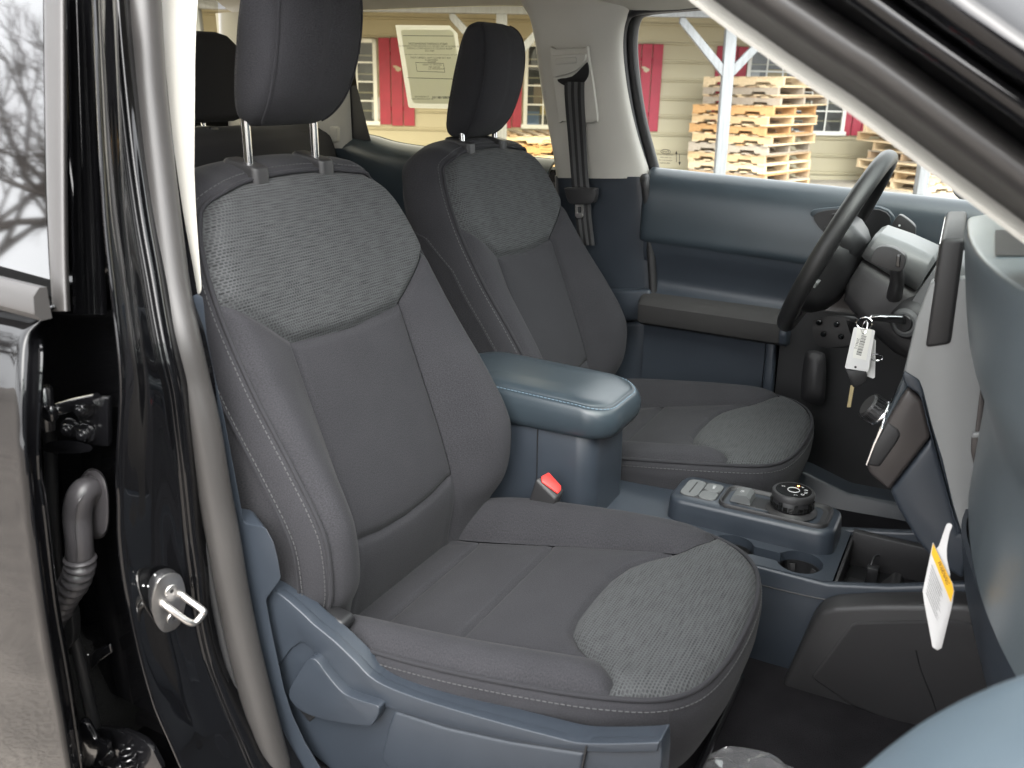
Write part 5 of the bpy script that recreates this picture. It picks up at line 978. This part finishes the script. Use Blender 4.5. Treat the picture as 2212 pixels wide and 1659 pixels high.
# ---------------- building
WD = 13.35
bld = tag(empty('building', tuple(C0+dh*WD)), 'tan metal-sided building with red shutters and white gridded windows', 'building'); bld.rotation_euler = (0, R(.9), YAW)
LAP = .25
prof_ = [(.004, .0), (-.030, .003), (-.032, .018), (-.012, .026), (-.012, .046), (-.022, .052), (-.006, .240), (.004, .252)]
for k in range(14):
    z0 = -.10+k*LAP; mesh('siding_board', [(x, y, z0+z) for x in (-16, 16) for y, z in prof_], [(j, j+1, 8+j+1, 8+j) for j in range(7)], TAN, bld, False)
solid('wall_backing', [(-16, .02, -.2), (16, .02, -.2), (16, .02, 3.5), (-16, .02, 3.5)], (0, .1, 0), TAN, bld, 0)
def lz(x, y): a, z = opx(x, y, WD-.03); return a, z+.0157*a
def shutter(a0, a1, z0, z1, chip=None):
    n = 3; w_ = (a1-a0)/n
    for i in range(n): box('shutter_board', (a0+i*w_+.006, -.055-.006*(i % 2), z0+random.uniform(-.01, .01)), (a0+(i+1)*w_-.006, -.03, z1+random.uniform(-.01, .01)), REDP, bld, .003, 1)
    for zz in (z0+.22, z1-.22): box('shutter_batten', (a0+.01, -.03, zz-.04), (a1-.01, -.024, zz+.04), REDP, bld, 0)
    if chip: mesh('paint_chip', [(chip[0]+.05*cos(t)*(1+.4*sin(3*t)), -.0635, chip[1]+.035*sin(t)-.02*cos(t)*(1+.3*cos(5*t))) for t in np.linspace(0, 2*pi, 15)[:-1]], [tuple(range(14))], TAN, bld, False)
def bwin(a0, a1, z0, z1, nc, nr_, seed):
    rn = random.Random(seed); f = .055
    box('window_frame', (a0, -.06, z1-f), (a1, .0, z1), WHT, bld, .004); box('window_sill', (a0-.03, -.075, z0-.02), (a1+.03, .0, z0+f*.7), WHT, bld, .004)
    box('window_frame', (a0, -.06, z0), (a0+f, .0, z1), WHT, bld, .004); box('window_frame', (a1-f, -.06, z0), (a1, .0, z1), WHT, bld, .004)
    for i in range(1, nc): x = a0+f+(a1-a0-2*f)*i/nc; box('glazing_bar', (x-.011, -.047, z0+f*.6), (x+.011, -.033, z1-f), WHT, bld, .002, 1)
    for j in range(1, nr_): z = z0+f+(z1-z0-2*f)*j/nr_; box('glazing_bar', (a0+f, -.046, z-.011), (a1-f, -.034, z+.011), WHT, bld, .002, 1)
    for i in range(nc):
        for j in range(nr_):
            x0, x1 = a0+f+(a1-a0-2*f)*i/nc, a0+f+(a1-a0-2*f)*(i+1)/nc; y0, y1 = z0+f+(z1-z0-2*f)*j/nr_, z0+f+(z1-z0-2*f)*(j+1)/nr_
            mesh('pane', [(x0, -.040, y0), (x1, -.040, y0), (x1, -.040, y1), (x0, -.040, y1)], [(0, 1, 2, 3)], PANE, bld, False)
    mesh('room_behind', [(a0+.02, -.024, z0+.02), (a1-.02, -.024, z0+.02), (a1-.02, -.024, z1-.02), (a0+.02, -.024, z1-.02)], [(0, 1, 2, 3)], DARKW, bld, False)
z1w, z0w = lz(1606, 102)[1], lz(1190, 276)[1]
sh_t, sh_b = lz(1390, 95)[1], lz(1415, 283)[1]
for a, b, c in ((816, 893, (lz(855, 148))), (1355, 1425, lz(1390, 150)), (1538, 1606, lz(1556, 170)), (1826, 1891, None)): shutter(lz(a, 180)[0], lz(b, 180)[0], sh_b, sh_t, c)
w2r = lz(1355, 180)[0]; w3l, w3r = lz(1607, 180)[0], lz(1824, 250)[0]
bwin(w3l, w3r, z0w, z1w, 6, 4, 1); bwin(w2r-1.5, w2r-.02, z0w, z1w, 6, 4, 2); w1r = lz(812, 180)[0]; bwin(w1r-1.5, w1r, z0w, z1w, 6, 4, 3)
shutter(w2r-1.96, w2r-1.52, sh_b, sh_t); shutter(w1r-1.96, w1r-1.52, sh_b, sh_t)
sx0, sz1 = lz(1700, 112); SIGN = mat('orange_sign', (.55, .11, .05), .6)
mesh('window_sign', [(sx0-.02, -.030, sz1-.22), (sx0+.42, -.030, sz1-.25), (sx0+.42, -.030, sz1), (sx0-.02, -.030, sz1)], [(0, 1, 2, 3)], SIGN, bld, False)
text('sign_letter', 'T', .26, WHT, bld, basis((sx0+.20, -.032, sz1-.11), (1, 0, 0), (0, 0, 1)))
OB = [mat('stock_%d' % i, c, .7) for i, c in enumerate(((.45, .33, .10), (.16, .22, .34), (.5, .5, .5), (.30, .24, .18)))]
for k, (x, y, w_, h_) in enumerate(((1655, 150, .28, .30), (1690, 180, .30, .16), (1620, 150, .12, .34), (1150, 180, .30, .30), (1165, 215, .34, .20), (1130, 240, .22, .22), (800, 210, .2, .3))):
    a, z = lz(x, y); box('stock_behind_window', (a, -.029, z-h_), (a+w_, -.026, z), OB[k % 4], bld, 0)
# porch roof with beam: a lean-to carried by the posts
PD = 11.3
pr = tag(empty('porch_roof', tuple(C0+dh*PD)), 'lean-to porch roof and grey beam in front of the tan wall', 'porch roof'); pr.rotation_euler = (0, R(.6), YAW)
bz_ = opx(1450, 33, PD)[1]
box('beam', (-13, -.07, bz_), (13, .07, bz_+.20), POSTM, pr, .005)
solid('roof_sheet', [(-13, -.5, bz_+.20), (13, -.5, bz_+.20), (13, 2.2, bz_+.75), (-13, 2.2, bz_+.75)], (0, 0, .05), mat('roof_steel', (.28, .27, .25), .5), pr, 0)
posts = [(opx(1084, 40, PD)[0], 'second from left'), (opx(1568, 200, PD)[0], 'in front of the tall pallet stack'), (opx(1989, 405, PD)[0], 'beyond the steering wheel'), (opx(415, -30, PD)[0], 'seen through the back window')]
plab = ['grey porch post with two braces rising behind the driver headrest', 'grey porch post with two braces in front of the tall pallet stack', 'grey porch post beyond the steering wheel beside the partly hidden pallets', 'grey porch post whose brace shows through the back window']
for (a, _), lb in zip(posts, plab):
    t = tag(empty('porch_post', tuple(C0+dh*PD+rh*a)), lb, 'post', 'posts of the porch'); t.rotation_euler = (0, 0, YAW); zt = bz_-.0105*a
    box('post', (-.065, -.065, 0), (.065, .065, zt), POSTM, t, .006)
    for s_ in (-1, 1): solid('brace', [(s_*.06, -.04, zt-.52), (s_*.06, -.04, zt-.66), (s_*.62, -.04, zt-.06), (s_*.62, -.04, zt), (s_*.56, -.04, zt)], (0, .08, 0), POSTM, t, .004)
# ---------------- pallets
def strg_mesh(i):
    pts = [(-.6, 0), (-.42, 0), (-.40, .035), (-.20, .035), (-.18, 0), (.18, 0), (.20, .035), (.40, .035), (.42, 0), (.6, 0), (.6, .085), (-.6, .085)]
    bm = bmesh.new(); a = [bm.verts.new((x, -.02, z)) for x, z in pts]; b = [bm.verts.new((x, .02, z)) for x, z in pts]; n = len(pts)
    bm.faces.new(a); bm.faces.new(b[::-1])
    for k in range(n): bm.faces.new((a[k], b[k], b[(k+1) % n], a[(k+1) % n]))
    me = bpy.data.meshes.new('stringer'); bmesh.ops.recalc_face_normals(bm, faces=bm.faces); bm.to_mesh(me); bm.free(); me.materials.append(WOODS[i]); return me
def board_mesh(i):
    me = bpy.data.meshes.new('deck_board'); x, y, z = .048, .58, .008
    me.from_pydata([(sx*x, sy*y, sz*z) for sx in (-1, 1) for sy in (-1, 1) for sz in (-1, 1)], [], [(0, 1, 3, 2), (4, 6, 7, 5), (0, 4, 5, 1), (2, 3, 7, 6), (0, 2, 6, 4), (1, 5, 7, 3)]); me.materials.append(WOODS[i]); return me
SM = [strg_mesh(i) for i in range(5)]; BM_ = [board_mesh(i) for i in range(5)]
def pallet(loc, rot, label, group, w_, w2):
    t = tag(empty('pallet', loc), label, 'pallet', group); t.rotation_euler = (random.uniform(-.006, .006), random.uniform(-.006, .006), rot)
    for y in (-.55, 0, .55): o = add('stringer', SM[w_], t, (0, y, .017))
    for k in range(7): add('deck_board', BM_[w2 if random.random() < .75 else (w2+1) % 5], t, (-.55+k*1.1/6, random.uniform(-.008, .008), .111))
    for x in (-.55, -.28, 0, .28, .55): add('deck_board', BM_[w2], t, (x, 0, .0083))
def stack_p(a, dist, n, rot, z0, base_label, group, cols, jit=.03, pos=None):
    for k in range(n):
        c = C0+rh*(a+random.uniform(-jit, jit))+dh*(dist+random.uniform(-jit, jit)); w_ = cols[k % len(cols)]
        pallet((c[0], c[1], z0+k*.1195), YAW+rot+random.uniform(-.05, .05), base_label(k, n), group, w_, (w_+(1 if k % 2 else 0)) % 5)
ordn = ['lowest', 'second lowest', 'third from the ground', 'fourth from the ground', 'fifth from the ground', 'sixth from the ground', 'seventh from the ground', 'eighth from the ground', 'ninth from the ground']
near_c = opx(1655, 300, 11.55)[0]; ALP = R(47)
sc = (near_c+.04, 12.42)
stack_p(sc[0], sc[1], 9, pi-ALP, .004, lambda k, n: 'brown wooden pallet in the tall stack, '+ordn[k], 'pallets in the tall stack', [0, 2, 1, 0, 3, 0, 4, 0, 4])
top3 = ['grey weathered pallet just above the brown tall stack', 'grey weathered pallet second from top of the tall stack', 'pale yellow pallet on top of the tall stack']
for k in range(3):
    c = C0+rh*(sc[0]+.16)+dh*(sc[1]+.10+.04*k); pallet((c[0], c[1], .004+(9+k)*.1195), YAW+pi-ALP+random.uniform(-.06, .06), top3[k], 'pallets in the tall stack', [3, 3, 1][k], [1, 1, 1][k])
a2 = opx(1990, 360, 12.0)[0]
stack_p(a2+.25, 12.4, 7, R(25), .004, lambda k, n: 'pale wooden pallet in the crooked stack past the steering wheel, '+ordn[k], 'pallets in the crooked stack', [1, 0, 1, 2, 1, 0, 1], .10)
a3 = opx(1130, 330, 11.8)[0]
stack_p(a3+.15, 12.2, 6, R(8), .004, lambda k, n: 'wooden pallet in the low stack behind the driver headrest, '+ordn[k], 'pallets in the low stack', [0, 2, 0, 1, 4, 1], .06)
# ---------------- bare trees (mirrored in the black paint)
BARK = mat('bark', (.085, .068, .055), .9, bump=(20, .6, .02), var=(3, .2))
def tree_data(seed, depth=7):
    rn = random.Random(seed); V = []; F = []; tv = []; tf = []
    def seg(p, d, L, r, lvl):
        n = 3; pts = [np.array(p)]; dd_ = np.array(d, float)
        for k in range(n): dd_ = dd_+np.array([rn.gauss(0, .09), rn.gauss(0, .09), rn.gauss(.03, .06)]); dd_ /= np.linalg.norm(dd_); pts.append(pts[-1]+dd_*L/n)
        rr = np.linspace(r, r*.66, n+1); v, f = tube('', pts, rr, None, n=6 if lvl < 2 else 3, ret=True, caps=False)
        Vt, Ft = (tv, tf) if lvl == 0 else (V, F); o = len(Vt); Vt.extend(v); Ft.extend([tuple(i+o for i in g) for g in f])
        if lvl >= depth: return
        for c in range(rn.choice((2, 3, 3)) if lvl < depth-1 else 3):
            a = rn.uniform(0, 2*pi); s = rn.uniform(.35, .85); ax1 = np.cross(dd_, [0, 0, 1.]) if abs(dd_[2]) < .95 else np.array([1., 0, 0]); ax1 /= np.linalg.norm(ax1); ax2 = np.cross(dd_, ax1)
            nd_ = dd_*cos(s)+(ax1*cos(a)+ax2*sin(a))*sin(s); q = pts[-1] if c < 2 else pts[rn.choice((1, 2))]
            seg(q, nd_, L*rn.uniform(.62, .82), r*.62, lvl+1)
    seg((0, 0, -.05), (0, 0, 1), 2.6, .20, 0)
    return (tv, tf), (V, F)
TR = []
for s_ in (3, 11):
    (tv, tf), (V, F) = tree_data(s_); a = bpy.data.meshes.new('trunk'); a.from_pydata([tuple(v) for v in tv], [], tf); finish(a, BARK, True, 0); b = bpy.data.meshes.new('branches'); b.from_pydata([tuple(v) for v in V], [], F); finish(b, BARK, True, 0); TR.append((a, b))
k = 0
for az, dist, s_ in ((168, 19, 1.0), (182, 15, 1.1), (193, 22, 1.3), (200, 13, .9), (209, 24, 1.35), (217, 17, 1.0), (226, 26, 1.4), (238, 18, 1.1), (250, 27, 1.3), (265, 20, 1.0), (284, 25, 1.3), (300, 18, 1.0), (318, 24, 1.2), (338, 22, 1.2)):
    t = tag(empty('bare_tree', (dist*cos(R(az)), dist*sin(R(az)), 0)), 'leafless winter tree mirrored in the black door paint', 'tree', 'bare trees across the car park'); t.rotation_euler = (0, 0, k*2.1); t.scale = (s_,)*3
    a, b = TR[k % 2]; add('trunk', a, t); add('branches', b, t); k += 1
